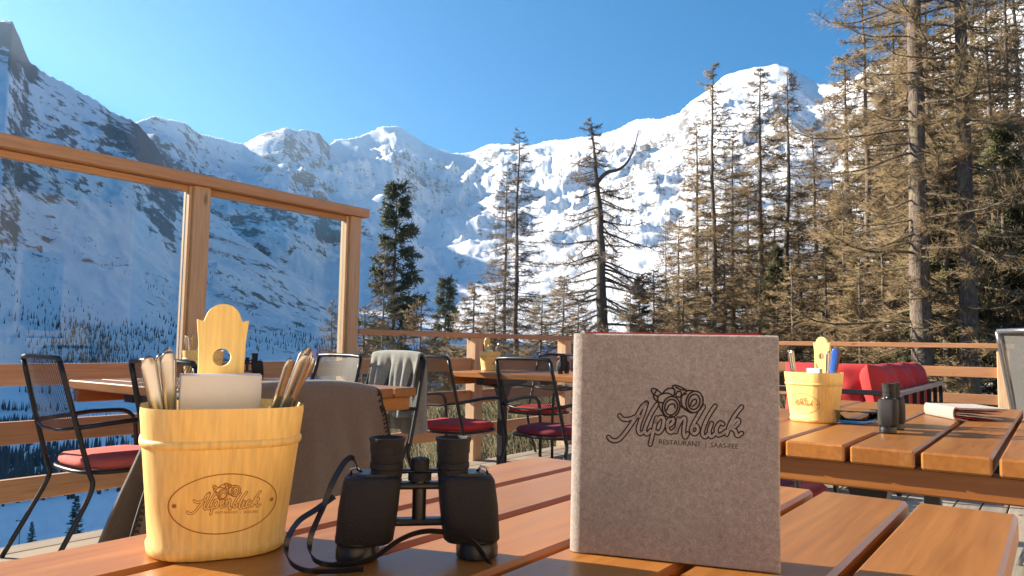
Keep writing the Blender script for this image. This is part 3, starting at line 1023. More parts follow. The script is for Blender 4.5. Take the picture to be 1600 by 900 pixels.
def make_chair():
    t = empty('mesh_armchair')
    tr = .0115
    for s in (-1, 1):
        lower = [(s*.215, -.345, .925), (s*.232, -.265, .62), (s*.240, -.215, .44), (s*.243, -.20, .36), (s*.250, -.27, .20), (s*.255, -.37, 0)]
        MB().tube(spline(lower, 5), tr, 8).build('back_leg', 'black_steel', t, True)
        arm = [Vector((s*.27, .215, 0)), Vector((s*.268, .215, .40)), Vector((s*.266, .20, .56))]+arc_corner((s*.266, .20, .56), (s*.266, .19, .655), (s*.255, .05, .66), .085)+[Vector((s*.262, -.02, .658)), Vector((s*.245, -.16, .645)), Vector((s*.236, -.268, .635))]
        MB().tube(arm, tr, 8).build('front_leg_and_arm', 'black_steel', t, True)
    top = [Vector((-.215, -.345, .925)), Vector((-.205, -.348, .940)), Vector((-.10, -.362, .945)), Vector((.10, -.362, .945)), Vector((.205, -.348, .940)), Vector((.215, -.345, .925))]
    MB().tube(top, tr, 8).build('top_rail', 'black_steel', t, True)
    low = [(-.230, -.268, .635), (-.1, -.29, .615), (.1, -.29, .615), (.230, -.268, .635)]
    MB().tube(low, .008, 6).build('lower_back_rail', 'black_steel', t, True)
    rows, nc = 7, 8
    vs = []
    for i in range(rows):
        f = i/(rows-1)
        z = .625+f*.312
        y = -.268-.075*f
        wd = .228-.015*f
        for j in range(nc+1):
            u = -1+2*j/nc
            vs.append((u*wd, y-.020*(1-u*u), z))
    fs = [(i*(nc+1)+j, i*(nc+1)+j+1, (i+1)*(nc+1)+j+1, (i+1)*(nc+1)+j) for i in range(rows-1) for j in range(nc)]
    MB().add(vs, fs).build('back_mesh', 'black_mesh', t, True)
    ring = [Vector((math.copysign(abs(math.cos(a))**.6, math.cos(a))*.235, math.copysign(abs(math.sin(a))**.6, math.sin(a))*.225, .425)) for a in [2*math.pi*k/28 for k in range(29)]]
    MB().tube(ring, .010, 6, False).build('seat_frame', 'black_steel', t, True)
    MB().rings([[(p.x*.98, p.y*.98, .424) for p in ring[:-1]], [(p.x*.98, p.y*.98, .430) for p in ring[:-1]]]).build('seat_mesh', 'black_mesh', t)
    return t

def make_cushion(mat):
    k = 36
    prof = [(.80, .000), (.97, .004), (1.01, .018), (1.0, .034), (.93, .046), (.6, .053), (.2, .054)]
    rings = []
    for f, z in prof:
        rg = []
        for j in range(k):
            a = 2*math.pi*j/k
            e = .5
            x = math.copysign(abs(math.cos(a))**e, math.cos(a))*.225*f
            y = math.copysign(abs(math.sin(a))**e, math.sin(a))*.215*f
            if y < 0: x *= 1-.12*abs(y)/.215
            rg.append((x, y, z+.002*math.sin(5*a)*(f > .9)))
        rings.append(rg)
    return MB().rings(rings).mesh('seat_cushion', mat, True)

CH = make_chair()
CG = 'black mesh armchairs'
cush = {m: make_cushion(m) for m in ('red_fabric', 'dark_red_fabric', 'faded_red_fabric')}
chairs = [
    (-3.62, 1.86, -4, 'black mesh armchair at far left beside the glass railing', 'faded_red_fabric', 'faded red seat cushion on the leftmost armchair by the glass'),
    (-2.85, 1.96, 2, 'black mesh armchair tucked behind the foreground bucket', None, None),
    (-3.30, 3.05, 180, 'black mesh armchair under the draped grey wool blanket', None, None),
    (-3.78, 2.98, 176, 'black mesh armchair with sunlit mesh against the glass railing end post', None, None),
    (-3.40, 4.08, 0, 'black mesh armchair between the grey wool blanket and the low railing', 'red_fabric', 'bright red seat cushion right of the grey wool blanket'),
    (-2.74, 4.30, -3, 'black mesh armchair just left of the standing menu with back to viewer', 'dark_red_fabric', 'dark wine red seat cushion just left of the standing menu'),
    (-3.74, 5.62, 182, 'black mesh armchair on the far side of the low railing table', 'red_fabric', 'red seat cushion across the low railing table, farthest chair'),
    (-.98, 3.12, -90, 'black armchair tucked under the right table', 'dark_red_fabric', 'red seat cushion with shade put into its colour under the edge of the right table'),  # red cushion; shade under the table is put into the darker cloth colour
    (-.965, 1.01, -90, 'armchair across the foreground table covered by the brown felt blanket', None, None),
]
for i, (x, y, rz, lab, cm, cl) in enumerate(chairs):
    c = CH if i == 0 else copy_tree(CH)
    c.location = (x, y, 0)
    c.rotation_euler = (0, 0, R(rz))
    c.scale = (1, 1, .93 if x == -.965 else .965)
    tag(c, lab, 'chair', CG)
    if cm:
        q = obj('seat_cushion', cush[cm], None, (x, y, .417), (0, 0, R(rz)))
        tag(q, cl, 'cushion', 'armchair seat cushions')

def recliner():
    t = empty('high_back_chair', (.20, 4.50, 0), R(-28))
    tag(t, 'grey high-backed sling chair cut by the right picture edge', 'chair')
    for s in (-1, 1):
        MB().tube(spline([(s*.27, -.42, 1.10), (s*.275, -.33, .80), (s*.28, -.22, .46), (s*.28, -.12, .30), (s*.285, .22, 0)], 5), .012, 8).build('side_frame', 'grey_steel', t, True)
        MB().tube(spline([(s*.285, -.30, .68), (s*.29, -.05, .66), (s*.29, .20, .64), (s*.29, .24, .55), (s*.29, -.28, 0)], 5), .012, 8).build('arm', 'grey_steel', t, True)
    MB().tube([(-.27, -.42, 1.10), (-.1, -.435, 1.105), (.1, -.435, 1.105), (.27, -.42, 1.10)], .012, 8).build('top_rail', 'grey_steel', t, True)
    path = spline([(0, -.415, 1.095), (0, -.33, .80), (0, -.22, .47), (0, -.02, .43), (0, .26, .45)], 5)
    vs = [(sx*.268, p.y, p.z) for p in path for sx in (-1, 1)]
    MB().add(vs, [(2*i, 2*i+1, 2*i+3, 2*i+2) for i in range(len(path)-1)]).build('sling', 'grey_mesh', t, True)
recliner()

# ------------------------------------------------------------------ blankets
def drape(name, mat, width, front, back, thick, seed, flare=.0, spread=.10, amp=.012, stitch=False, bow=.03, gap=.03):
    """cloth over a rail along local x at the origin; hangs down on both sides (+y and -y)"""
    g = random.Random(seed)
    nu, n1, n2 = 46, 22, 22
    ph = [g.uniform(0, 6.28) for _ in range(6)]
    prof = []
    for i in range(n2, 0, -1):
        prof.append((-1, back*i/n2))
    for k in range(-3, 4):
        prof.append((k/4, 0))
    for i in range(1, n1+1):
        prof.append((1, front*i/n1))
    vs = []
    for sd, dn in prof:
        for j in range(nu+1):
            u = -1+2*j/nu
            if dn == 0:
                a = sd*math.pi/2
                y, z = gap*.75*math.sin(a), gap*.6*math.cos(a)
            else:
                y, z = sd*(gap*.75+flare*dn), -dn
            k = min(1, dn/.12)
            fold = amp*k*(math.sin(7*u+ph[0]+2*dn)+.7*math.sin(13*u+ph[1]-3*dn)+.4*math.sin(23*u+ph[2]))*(1+1.2*dn)
            y += fold*(1 if sd >= 0 else -1)
            x = u*width/2*(1+spread*dn)+.010*math.sin(9*dn+ph[3])
            z += -bow*(abs(u)**3)*(1 if dn < .02 else .6)+.012*math.sin(4*u+ph[4])*k*dn*4
            vs.append((x, y, z))
    m = nu+1
    fs = [(i*m+j, i*m+j+1, (i+1)*m+j+1, (i+1)*m+j) for i in range(len(prof)-1) for j in range(nu)]
    b = MB().add(vs, fs)
    me = b.mesh(name, mat, True)
    o = obj(name, me)
    md = o.modifiers.new('thickness', 'SOLIDIFY')
    md.thickness = thick
    md.offset = 0
    if stitch:
        for side in (0, nu):
            S = MB()
            col = [Vector(vs[i*m+side]) for i in range(n2+3, len(prof))]
            for i in range(0, len(col)-1):
                for f in (0, .5):
                    p = col[i].lerp(col[i+1], f)
                    inw = Vector((-1 if side else 1, 0, 0))*.010
                    S.tube([p+Vector((0, .006, 0)), p+inw*.5+Vector((0, .009, 0)), p+inw+Vector((0, .004, -.004))], .0022, 5)
            S.tube([p+Vector((0, .004, 0)) for p in col], .0025, 5)
            S.build('stitching', 'stitch_yarn', o, True)
    return o
bl = drape('felt_blanket', 'blanket_felt', .50, .42, .40, .008, 5, .12, 1.25, .006, True, .020, .035)
bl.location = (-1.31, 1.01, .892)
bl.rotation_euler = (0, 0, R(-90))
tag(bl, 'brown grey felt blanket with stitched edge over the chair behind the bucket', 'blanket')
gb = drape('wool_blanket', 'grey_wool', .40, .36, .47, .010, 9, .05, .10, .016, False, .012, .035)
gb.location = (-3.315, 3.400, .926)
gb.rotation_euler = (0, 0, R(180))
tag(gb, 'rumpled light grey wool blanket hanging over a chair back', 'blanket')

# ------------------------------------------------------------------ lettering (outlined script with field-glass emblem)
SCRIPT = [  # strokes on a 1500 x 900 sheet, y down
    [(120, 622), (150, 650), (205, 650), (255, 605), (315, 525), (385, 420), (432, 340), (475, 300)],
    [(475, 300), (448, 390), (415, 480), (398, 545), (415, 588), (445, 575)],
    [(222, 420), (258, 452), (320, 450), (390, 425), (432, 432)],
    [(575, 312), (525, 390), (480, 490), (458, 560), (482, 592), (515, 560)],
    [(572, 440), (545, 545), (512, 688)],
    [(558, 490), (605, 435), (640, 455), (625, 540), (590, 580), (562, 566)],
    [(668, 522), (715, 495), (728, 458), (702, 445), (672, 490), (680, 558), (712, 574), (750, 548)],
    [(775, 450), (766, 510), (752, 572)],
    [(758, 545), (798, 465), (830, 440), (838, 470), (826, 560), (838, 622), (862, 590)],
    [(1012, 335), (960, 425), (915, 505), (898, 562), (930, 590), (962, 558), (948, 515), (920, 522)],
    [(1122, 328), (1070, 405), (1022, 505), (1002, 590), (1030, 618), (1060, 588)],
    [(1088, 492), (1066, 570), (1085, 618), (1122, 588)],
    [(1195, 498), (1165, 488), (1132, 548), (1146, 600), (1190, 590), (1222, 566)],
    [(1372, 335), (1312, 412), (1262, 500), (1232, 596)],
    [(1258, 545), (1318, 462), (1346, 472), (1312, 520), (1272, 532), (1312, 562), (1332, 608), (1372, 585)],
]
def ell(cx, cy, a, b, rot, a0=0, a1=360, n=26):
    r_ = math.radians(rot)
    out = []
    for i in range(n+1):
        t = math.radians(a0+(a1-a0)*i/n)
        x, y = a*math.cos(t), b*math.sin(t)
        out.append((cx+x*math.cos(r_)-y*math.sin(r_), cy+x*math.sin(r_)+y*math.cos(r_)))
    return out
EMBLEM = [
    ell(708, 338, 82, 100, 12), ell(708, 340, 60, 74, 12), ell(928, 290, 80, 102, 12), ell(924, 290, 54, 72, 12),
    [(628, 300), (585, 285), (585, 240), (620, 215), (680, 208), (730, 235)], [(585, 285), (600, 340), (640, 410)],
    [(585, 240), (545, 225), (548, 260), (585, 292)], [(620, 215), (580, 180), (550, 165), (528, 165), (522, 190), (545, 225)], [(575, 172), (550, 215)],
    [(630, 205), (660, 175), (700, 160), (740, 175), (735, 225)], [(740, 175), (720, 150), (740, 132), (800, 150), (850, 180)],
    [(850, 215), (815, 225), (800, 270), (815, 330), (870, 375)], [(815, 225), (860, 185), (920, 185)], [(770, 190), (800, 195), (800, 235), (775, 245), (750, 225), (770, 190)],
    [(665, 370), (690, 320), (735, 310), (745, 345)], [(885, 330), (905, 280), (940, 265), (945, 300), (905, 335)], [(800, 330), (860, 375), (900, 395)], [(750, 150), (800, 175), (850, 178)],
]
def ribbon2(pts, w):
    """flat ribbon polygon strips in 2d with round ends; returns verts, faces"""
    P = [Vector((p[0], p[1], 0)) for p in pts]
    vs, fs = [], []
    n = len(P)
    for i, p in enumerate(P):
        t = (P[min(i+1, n-1)]-P[max(i-1, 0)])
        t = t.normalized() if t.length > 1e-9 else Vector((1, 0, 0))
        nn = Vector((-t.y, t.x, 0))*w/2
        vs += [p+nn, p-nn]
    fs = [(2*i, 2*i+1, 2*i+3, 2*i+2) for i in range(n-1)]
    for c in (P[0], P[-1]):
        b = len(vs)
        vs.append(c)
        vs += [c+Vector((math.cos(a), math.sin(a), 0))*w/2 for a in [2*math.pi*k/10 for k in range(10)]]
        fs += [(b, b+1+k, b+1+(k+1) % 10) for k in range(10)]
    return vs, fs
def text_2d(body, size):
    cu = bpy.data.curves.new('t', 'FONT')
    cu.body = body
    cu.size = size
    cu.align_x = 'CENTER'
    o = bpy.data.objects.new('t', cu)
    COL.objects.link(o)
    dg = bpy.context.evaluated_depsgraph_get()
    me = bpy.data.meshes.new_from_object(o.evaluated_get(dg))
    vs = [(v.co.x, v.co.y) for v in me.vertices]
    fs = [tuple(p.vertices) for p in me.polygons]
    bpy.data.objects.remove(o)
    bpy.data.curves.remove(cu)
    bpy.data.meshes.remove(me)
    return vs, fs
def logo(to3, parent, dark, light, names=('script_lettering', 'script_face', 'small_lettering')):
    """to3(x, y, lift) maps the 1500 x 900 sheet onto a surface"""
    a, b, c = MB(), MB(), MB()
    for st in SCRIPT:
        p = [(v.x, v.y) for v in spline([(x_, y_, 0) for x_, y_ in st], 6)]
        vs_, fs_ = ribbon2(p, 52)
        a.add([to3(v.x, v.y, .00015) for v in vs_], fs_)
        vs_, fs_ = ribbon2(p, 26)
        b.add([to3(v.x, v.y, .0003) for v in vs_], fs_)
    for st in EMBLEM:
        p = [(v.x, v.y) for v in spline([(x_, y_, 0) for x_, y_ in st], 3)] if len(st) < 20 else st
        vs_, fs_ = ribbon2(p, 15)
        c.add([to3(v.x, v.y, .00045) for v in vs_], fs_)
    a.build(names[0], dark, parent)
    b.build(names[1], light, parent)
    c.build('emblem', dark, parent)
    tv, tf = text_2d('RESTAURANT  |  SAAS-FEE', 62)
    sl_ = .062
    w_ = max(v[0] for v in tv)-min(v[0] for v in tv)
    k_ = 745/w_
    MB().add([to3(965+v[0]*k_, 708-v[1]*k_+v[0]*k_*sl_, .0002) for v in tv], tf).build(names[2], dark, parent)

# ------------------------------------------------------------------ menus
def to_menu_local(pxl, pyl, O, ex, ez, n):
    """point of a picture column/row on the cover plane in cover coordinates"""
    d = fw+rt*((pxl-800)/F)-up*((pyl-450)/F)
    t = (O-CAM).dot(n)/d.dot(n)
    p = CAM+d*t-O
    return p.dot(ex), p.dot(ez)

MW, MH = .225, .243
def make_menu():
    """cover lies in local xz, spine at x = 0, front faces -y"""
    t = empty('felt_menu')
    def panel(flip):
        m = MB()
        nx, nz = 18, 18
        th = .005
        m.box(.0236, MW, 0, th, 0, MH)
        return m
    panel(0).build('front_cover', 'menu_felt', t, False, .0018, 2)
    # spine: a rounded roll of felt with a pressed hinge groove
    prof = [(.0262, -.0002), (.0225, -.0003), (.0190, -.0005), (.0160, -.0008), (.0115, -.0010), (.0065, .0010), (.0020, .0058), (.0002, .012), (.0008, .019), (.005, .026), (.012, .029), (.020, .028)]
    inner = [(.020, .024), (.0125, .0245), (.0085, .022), (.0062, .0185), (.0058, .014), (.0060, .010), (.0072, .0065), (.0095, .0040), (.0125, .0028), (.0160, .0035), (.0195, .0030), (.0262, .001)]
    poly = prof+inner
    n = len(poly)
    vs = [(x_, y_, 0) for x_, y_ in poly]+[(x_, y_, MH) for x_, y_ in poly]
    fs = [(i_, (i_+1) % n, n+(i_+1) % n, n+i_) for i_ in range(n)]
    bm_f = []
    k = len(prof)
    for i_ in range(k-1):
        a_, b_ = i_, i_+1
        c_ = n-1-min(i_, len(inner)-1)
        d_ = n-1-min(i_+1, len(inner)-1)
        for off, rev in ((0, False), (n, True)):
            q = [a_+off, b_+off, d_+off, c_+off] if c_ != d_ else [a_+off, b_+off, c_+off]
            bm_f.append(tuple(reversed(q)) if rev else tuple(q))
    MB().add(vs, fs+bm_f).build('spine', 'menu_felt', t, 'auto')
    c, s = math.cos(R(7)), math.sin(R(7))
    bk = MB().box(0, MW-.022, 0, .005, 0, MH).build('back_cover', 'menu_felt', t, False, .0018, 2, (.021, .0235, 0), (0, 0, R(7)))
    for i_ in range(4):
        MB().box(0, MW-.034, 0, .0012, 0.004, MH+.002-.0012*i_).build('page', 'red_paper' if i_ in (0, 3) else 'white_paper', t, False, 0, 1, (.016, .0075+.0042*i_, 0), (0, 0, R(1.3*i_)))
    return t
def onz(pxl, pyl, z):
    d = fw+rt*((pxl-800)/F)-up*((pyl-450)/F)
    return CAM+d*((z-CAM.z)/d.z)

mn = make_menu()
A_, B_ = onz(886, 861, TZ+.001), onz(1217, 897, TZ+.001)
ang = math.atan2(B_.y-A_.y, B_.x-A_.x)
mn.location = A_
mn.rotation_euler = (R(-1.5), 0, ang)
tag(mn, 'brown felt menu with dark script lettering standing upright in the foreground', 'menu', 'felt menus')
menu2 = copy_tree(mn)
mex = Vector((math.cos(ang), math.sin(ang), 0))
mnn = Vector((math.sin(ang), -math.cos(ang), 0))
def to_cover(x_, y_, lift):
    u, v = to_menu_local(930+x_/6, 580+y_/6, A_, mex, Vector((0, 0, 1)), mnn)
    return (u, -lift, v)
logo(to_cover, mn, 'felt_ink', 'menu_felt')
q = onz(1489, 657, TZ)
menu2.location = (q.x, q.y+.005, TZ+.0305)
menu2.rotation_euler = (R(-90), 0, 0)
menu2.rotation_mode = 'XYZ'
d0 = onz(1572, 660, TZ)-q
a0_ = math.atan2(d0.y, d0.x)
menu2.matrix_world = Matrix.Translation((q.x, q.y, TZ+.001)) @ Matrix.Rotation(a0_+R(8), 4, 'Z') @ Matrix.Rotation(R(-90), 4, 'X') @ Matrix.Diagonal((.78, 1.45, .9, 1)) @ Matrix.Translation((0, -.029, 0))
tag(menu2, 'felt menu lying flat with red pages on the right table', 'menu', 'felt menus')

# ------------------------------------------------------------------ cutlery buckets
BH = .148
CR = .053
def oval(a, b, n=14):
    out = []
    r_ = CR
    for cx, cy, a0 in ((a-r_, b-r_, 0), (-a+r_, b-r_, 90), (-a+r_, -b+r_, 180), (a-r_, -b+r_, 270)):
        for k in range(n+1):
            t = math.radians(a0+90*k/n)
            out.append((cx+r_*math.cos(t), cy+r_*math.sin(t)))
    return out
def b_size(z):
    f = z/BH
    return .0695+.0150*f, .059+.0120*f
def make_bucket(detail):
    """front faces -y, base at z = 0"""
    t = empty('wooden_cutlery_bucket')
    rings = []
    for z, k in ((0, .995), (.003, 1.03), (.010, 1.035), (.014, 1.0), (.05, 1.0), (.09, 1.0), (.112, 1.0), (.150, 1.0), (.1565, .99), (BH, .96)):
        a, b = b_size(z)
        rings.append([(x_*k, y_*k, z) for x_, y_ in oval(a, b)])
    for z, k in ((BH, .90), (BH-.006, .875), (.03, .86), (.012, .84)):
        a, b = b_size(z)
        rings.append([(x_*k, y_*k, z) for x_, y_ in oval(a, b)])
    MB().rings(rings).build('tub', 'pale_wood', t, 'auto')
    hoop = []
    for z, k in ((.114, .99), (.1155, 1.022), (.119, 1.032), (.1225, 1.022), (.124, .99)):
        a, b = b_size(z)
        hoop.append([(x_*k, y_*k, z) for x_, y_ in oval(a, b)])
    MB().rings(hoop, False, False).build('hoop', 'pale_wood', t, True)
    # tall back board with a shaped head and a finger hole
    out = [(-.0255, .03), (-.0255, .20), (-.0262, .225), (-.0290, .252), (-.0215, .250)]
    out += [(-.0195*math.cos(a), .2525+.0185*math.sin(a)) for a in [math.pi*i/12 for i in range(1, 12)]]
    out += [(.0215, .250), (.0290, .252), (.0262, .225), (.0255, .20), (.0255, .03)]
    nh = 24
    hc = (.0, .2075)
    bmh = bmesh.new()
    vo = [bmh.verts.new((x_, 0, z_)) for x_, z_ in out]
    eo = [bmh.edges.new((vo[i_], vo[(i_+1) % len(vo)])) for i_ in range(len(vo))]
    vi = [bmh.verts.new((hc[0]+.0105*math.cos(2*math.pi*i_/nh), 0, hc[1]+.0105*math.sin(2*math.pi*i_/nh))) for i_ in range(nh)]
    ei = [bmh.edges.new((vi[i_], vi[(i_+1) % nh])) for i_ in range(nh)]
    bmesh.ops.triangle_fill(bmh, use_beauty=True, edges=eo+ei)
    fcs = list(bmh.faces)
    for f_ in fcs:
        if (f_.calc_center_median()-Vector((hc[0], 0, hc[1]))).length < .0095:
            bmh.faces.remove(f_)
    r_ = bmesh.ops.extrude_face_region(bmh, geom=list(bmh.faces))
    bmesh.ops.translate(bmh, verts=[v_ for v_ in r_['geom'] if isinstance(v_, bmesh.types.BMVert)], vec=(0, .010, 0))
    bmesh.ops.recalc_face_normals(bmh, faces=bmh.faces)
    me = bpy.data.meshes.new('back_board')
    bmh.to_mesh(me)
    bmh.free()
    me.materials.append(MAT['pale_wood'])
    obj('back_board', me, t, (0, .046, 0))
    def on_front(u, z, lift):
        a, b = b_size(z)
        k_ = max(0.0, min(CR*.98, abs(u)-(a-CR)))
        y_ = b-CR+math.sqrt(CR*CR-k_*k_)
        return (u, -y_-lift, z)
    zc_ = .058
    def plate(x_, y_, lift):
        return on_front((x_-745)*.0000565, zc_+.002-(y_-480)*.0000565, lift*.9)
    ring = MB()
    pts = [(.0535*math.cos(a), zc_+.0310*math.sin(a)) for a in [2*math.pi*k/64 for k in range(65)]]
    vs_, fs_ = ribbon2(pts, .0011)
    ring.add([on_front(v.x, v.y, .0004) for v in vs_], fs_)
    for sx in (-.0480, .0480):
        vs_, fs_ = ribbon2([(sx-.0001, zc_), (sx+.0001, zc_)], .0042)
        ring.add([on_front(v.x, v.y, .0005) for v in vs_], fs_)
    ring.build('oval_plate_outline', 'engraved_wood', t)
    if detail:
        logo(plate, t, 'engraved_wood', 'pale_wood')
    else:
        a = MB()
        for st in SCRIPT+EMBLEM[:4]:
            p = [(v.x, v.y) for v in spline([(x_, y_, 0) for x_, y_ in st], 2)]
            vs_, fs_ = ribbon2(p, 24)
            a.add([plate(v.x, v.y, .0005) for v in vs_], fs_)
        a.build('script_lettering', 'engraved_wood', t)
    return t
bk = make_bucket(True)
bk2 = make_bucket(False)
def cutlery(width=.019, mat='stainless'):
    """handle end up, origin at the lower tip"""
    m = MB()
    prof = [(0, .002, .001), (.01, .006, .0014), (.03, .0085, .0016), (.045, .006, .0016), (.060, .0030, .0018), (.085, .0036, .0018), (.110, width*.36, .0020), (.150, width*.43, .0022), (.190, width*.5, .0015), (.198, width*.40, .0013), (.201, width*.15, .001)]
    rings = []
    for z, a, b in prof:
        rings.append([(a*math.cos(t), b*math.sin(t)+(.004*math.sin(min(1, z/.2)*math.pi)), z) for t in [2*math.pi*k/12 for k in range(12)]])
    m.rings(rings)
    return m.mesh('cutlery', mat, True)
cut_a, cut_b, cut_c, cut_blue = cutlery(.0175), cutlery(.0145), cutlery(.017, 'brown_handle'), cutlery(.022, 'blue_plastic')
def place_piece(me, name, bucket_mw, lx, ly, tilt_x, tilt_y, spin, zlow, label, group, cat='cutlery'):
    o = obj(name, me)
    o.matrix_world = bucket_mw @ Matrix.Translation((lx, ly, zlow)) @ Matrix.Rotation(tilt_y, 4, 'Y') @ Matrix.Rotation(tilt_x, 4, 'X') @ Matrix.Rotation(spin, 4, 'Z')
    tag(o, label, cat, group)
    return o
def napkins(mw, w_, d_, h_, z0, label, n=7):
    t = empty('napkin_stack')
    t.matrix_world = mw
    for i_ in range(n):
        h2 = h_-random.uniform(0, .002)
        MB().box(-w_/2+random.uniform(-.001, .001), w_/2+random.uniform(-.001, .001), 0, d_/n*.86, 0, h2).build('napkin', 'white_paper', t, False, .0006, 1, (0, i_*d_/n, z0))
    tag(t, label, 'napkins', 'paper napkins in the buckets')
    return t
def bucket_matrix(x_, y_, z_, facing):
    return Matrix.Translation((x_, y_, z_)) @ Matrix.Rotation(facing, 4, 'Z')
def place_bucket(b, mw, label):
    b.matrix_world = mw
    tag(b, label, 'bucket', 'wooden cutlery buckets')
c0 = onz(338, 877, TZ)
dirc = Vector((c0.x, c0.y, 0)).normalized()
c0 = c0+dirc*.060
f0 = math.atan2(-c0.x, c0.y)
mw1 = bucket_matrix(c0.x, c0.y, TZ+.001, f0+R(5))
place_bucket(bk, mw1, 'large pale wooden cutlery bucket in the foreground beside the black binoculars')
LFT, RGT = 'cutlery on the left in the foreground bucket', 'cutlery on the right in the foreground bucket'
for i_, (me, lx, ly, tx, ty, sp, z_) in enumerate([(cut_a, -.036, -.014, .06, -.22, .3, .014), (cut_a, -.034, .006, -.02, -.13, .9, .020), (cut_a, -.040, -.002, .10, -.10, .4, .016), (cut_b, -.030, .022, -.05, -.18, .2, .014)]):
    place_piece(me, 'cutlery', mw1, lx, ly, tx, ty, sp, z_, ('leftmost steel handle in the left cutlery bunch of the foreground bucket', 'broad steel handle second from right in the left bunch of the foreground bucket', 'rightmost steel handle in the left cutlery bunch of the foreground bucket', 'slim steel handle at the back of the left bunch in the foreground bucket')[i_], LFT)
for i_, (me, lx, ly, tx, ty, sp, z_) in enumerate([(cut_a, .026, -.010, .08, .30, .4, .022), (cut_b, .024, .004, .00, .36, .9, .034), (cut_a, .030, .012, -.06, .34, .1, .030), (cut_b, .022, -.020, .10, .22, .6, .014), (cut_a, .020, .020, -.05, .42, .3, .028)]):
    place_piece(me, 'cutlery', mw1, lx, ly, tx, ty, sp, z_, ('broad steel handle at the front of the right bunch in the foreground bucket', 'slim steel handle in the middle of the right bunch in the foreground bucket', 'broad steel handle behind the middle of the right bunch in the foreground bucket', 'shortest upright steel handle of the right bunch in the foreground bucket', 'lowest leaning steel handle at the far right of the foreground bucket')[i_], RGT)
napkins(mw1 @ Matrix.Translation((-.002, -.004, 0)), .086, .030, .092, .098, 'white paper napkins standing in the foreground bucket')

def small_set(x_, y_, z_, face_px, label, lab2, lab3, seed, blue=False):
    g = random.Random(seed)
    b = copy_tree(bk2) if small_set.used else bk2
    small_set.used = True
    mw = bucket_matrix(x_, y_, z_+.001, face_px)
    place_bucket(b, mw, label)
    grp = lab2
    for i_ in range(7):
        s = -1 if i_ < 3 else 1
        place_piece([cut_a, cut_b, cut_c][g.randrange(3)], 'cutlery', mw, s*g.uniform(.03, .05), g.uniform(-.02, .02), g.uniform(-.08, .08), s*g.uniform(.05, .2), g.uniform(0, 1.5), g.uniform(.02, .035), lab2, grp)
    if blue:
        place_piece(cut_blue, 'peg', mw, .052, -.012, .0, .16, .2, .035, 'blue plastic clip sticking out of the bucket on the right table', None, 'clip')
    napkins(mw @ Matrix.Translation((-.002, -.004, 0)), .05, .02, .072, .098, lab3, 4)
small_set.used = False
p2 = onz(300, 600, .79)
small_set(-3.14, 1.98, .79, R(50), 'wooden cutlery bucket on the table by the glass railing', 'cutlery piece in the bucket by the glass railing', 'white napkins in the bucket by the glass railing', 1)
small_set(-3.80, 4.98, .78, R(70), 'wooden cutlery bucket on the table by the low railing', 'cutlery piece in the bucket by the low railing', 'white napkins in the bucket by the low railing', 2)
b4 = onz(1263, 660, TZ)
small_set(b4.x+.005, b4.y+.05, TZ, R(-18), 'wooden cutlery bucket on the right table', 'cutlery piece in the bucket on the right table', 'white napkins in the bucket on the right table', 3, True)

# ------------------------------------------------------------------ binoculars
def rrect(w_, d_, r_, n=5):
    out = []
    for cx, cy, a0 in ((w_/2-r_, d_/2-r_, 0), (-w_/2+r_, d_/2-r_, 90), (-w_/2+r_, -d_/2+r_, 180), (w_/2-r_, -d_/2+r_, 270)):
        for k in range(n+1):
            a = math.radians(a0+90*k/n)
            out.append((cx+r_*math.cos(a), cy+r_*math.sin(a)))
    return out
def make_bino():
    """stands on its two wide lenses, eyepieces up, faces -y"""
    t = empty('binoculars')
    for s in (-1, 1):
        b = MB()
        rings = []
        for z, cx, w_, d_, r_ in ((.020, .0570, .054, .045, .014), (.0235, .0565, .060, .049, .014), (.060, .0530, .062, .050, .013), (.0885, .0500, .060, .048, .012), (.0925, .0495, .057, .045, .012), (.0945, .049, .050, .040, .012)):
            rings.append([(s*(cx+x_), y_, z) for x_, y_ in rrect(w_, d_, r_)])
        b.rings(rings)
        h = b.build('prism_housing', 'black_rubber', t, 'auto')
        MB().rings([[(s*(.049+x_), y_, z) for x_, y_ in rrect(w_, d_, .014)] for z, w_, d_ in ((.0945, .046, .036), (.0975, .044, .034))]).build('cover_plate', 'black_plastic', h, False)
        MB().lathe([(.0205, 0), (.0225, .002), (.0228, .012), (.0220, .014), (.0220, .018), (.0238, .020), (.0238, .026), (.021, .029)], 28, (s*.0635, 0, 0)).build('objective_barrel', 'black_plastic', t, 'auto')
        ex = s*.0355
        MB().lathe([(.0165, .092), (.0165, .101), (.0178, .102), (.0178, .108), (.0165, .109), (.0172, .111), (.0172, .119), (.0180, .1195), (.0182, .131), (.0195, .134), (.0195, .1365), (.0168, .137), (.0145, .130)], 28, (ex, 0, 0)).build('eyepiece', 'black_rubber', t, 'auto')
        MB().lathe([(.0143, .1295), (.009, .1305), (.001, .131)], 20, (ex, 0, 0)).build('eye_lens', 'lens_glass', t, True)
        MB().tube([(s*.073, 0, .094), (s*.073, 0, .101), (s*.066, 0, .103), (s*.062, 0, .097)], .0017, 6).build('strap_lug', 'stainless', t, True)
    MB().lathe([(.0075, .040), (.0075, .092)], 16).build('hinge_axle', 'black_plastic', t, 'auto')
    MB().lathe([(.0125, .088), (.0125, .0955), (.0115, .097), (.0070, .098), (.0098, .099), (.0102, .1105), (.0090, .113), (.004, .114)], 20).build('focus_wheel', 'black_rubber', t, 'auto')
    for z in (.082, .041):
        MB().box(-.036, .036, -.0085, .0085, z-.004, z+.004).build('bridge', 'black_plastic', t, False, .003, 2)
    MB().box(-.044, .044, -.005, .005, .096, .1005).build('eyepiece_bridge', 'black_plastic', t, False, .002, 1)
    return t
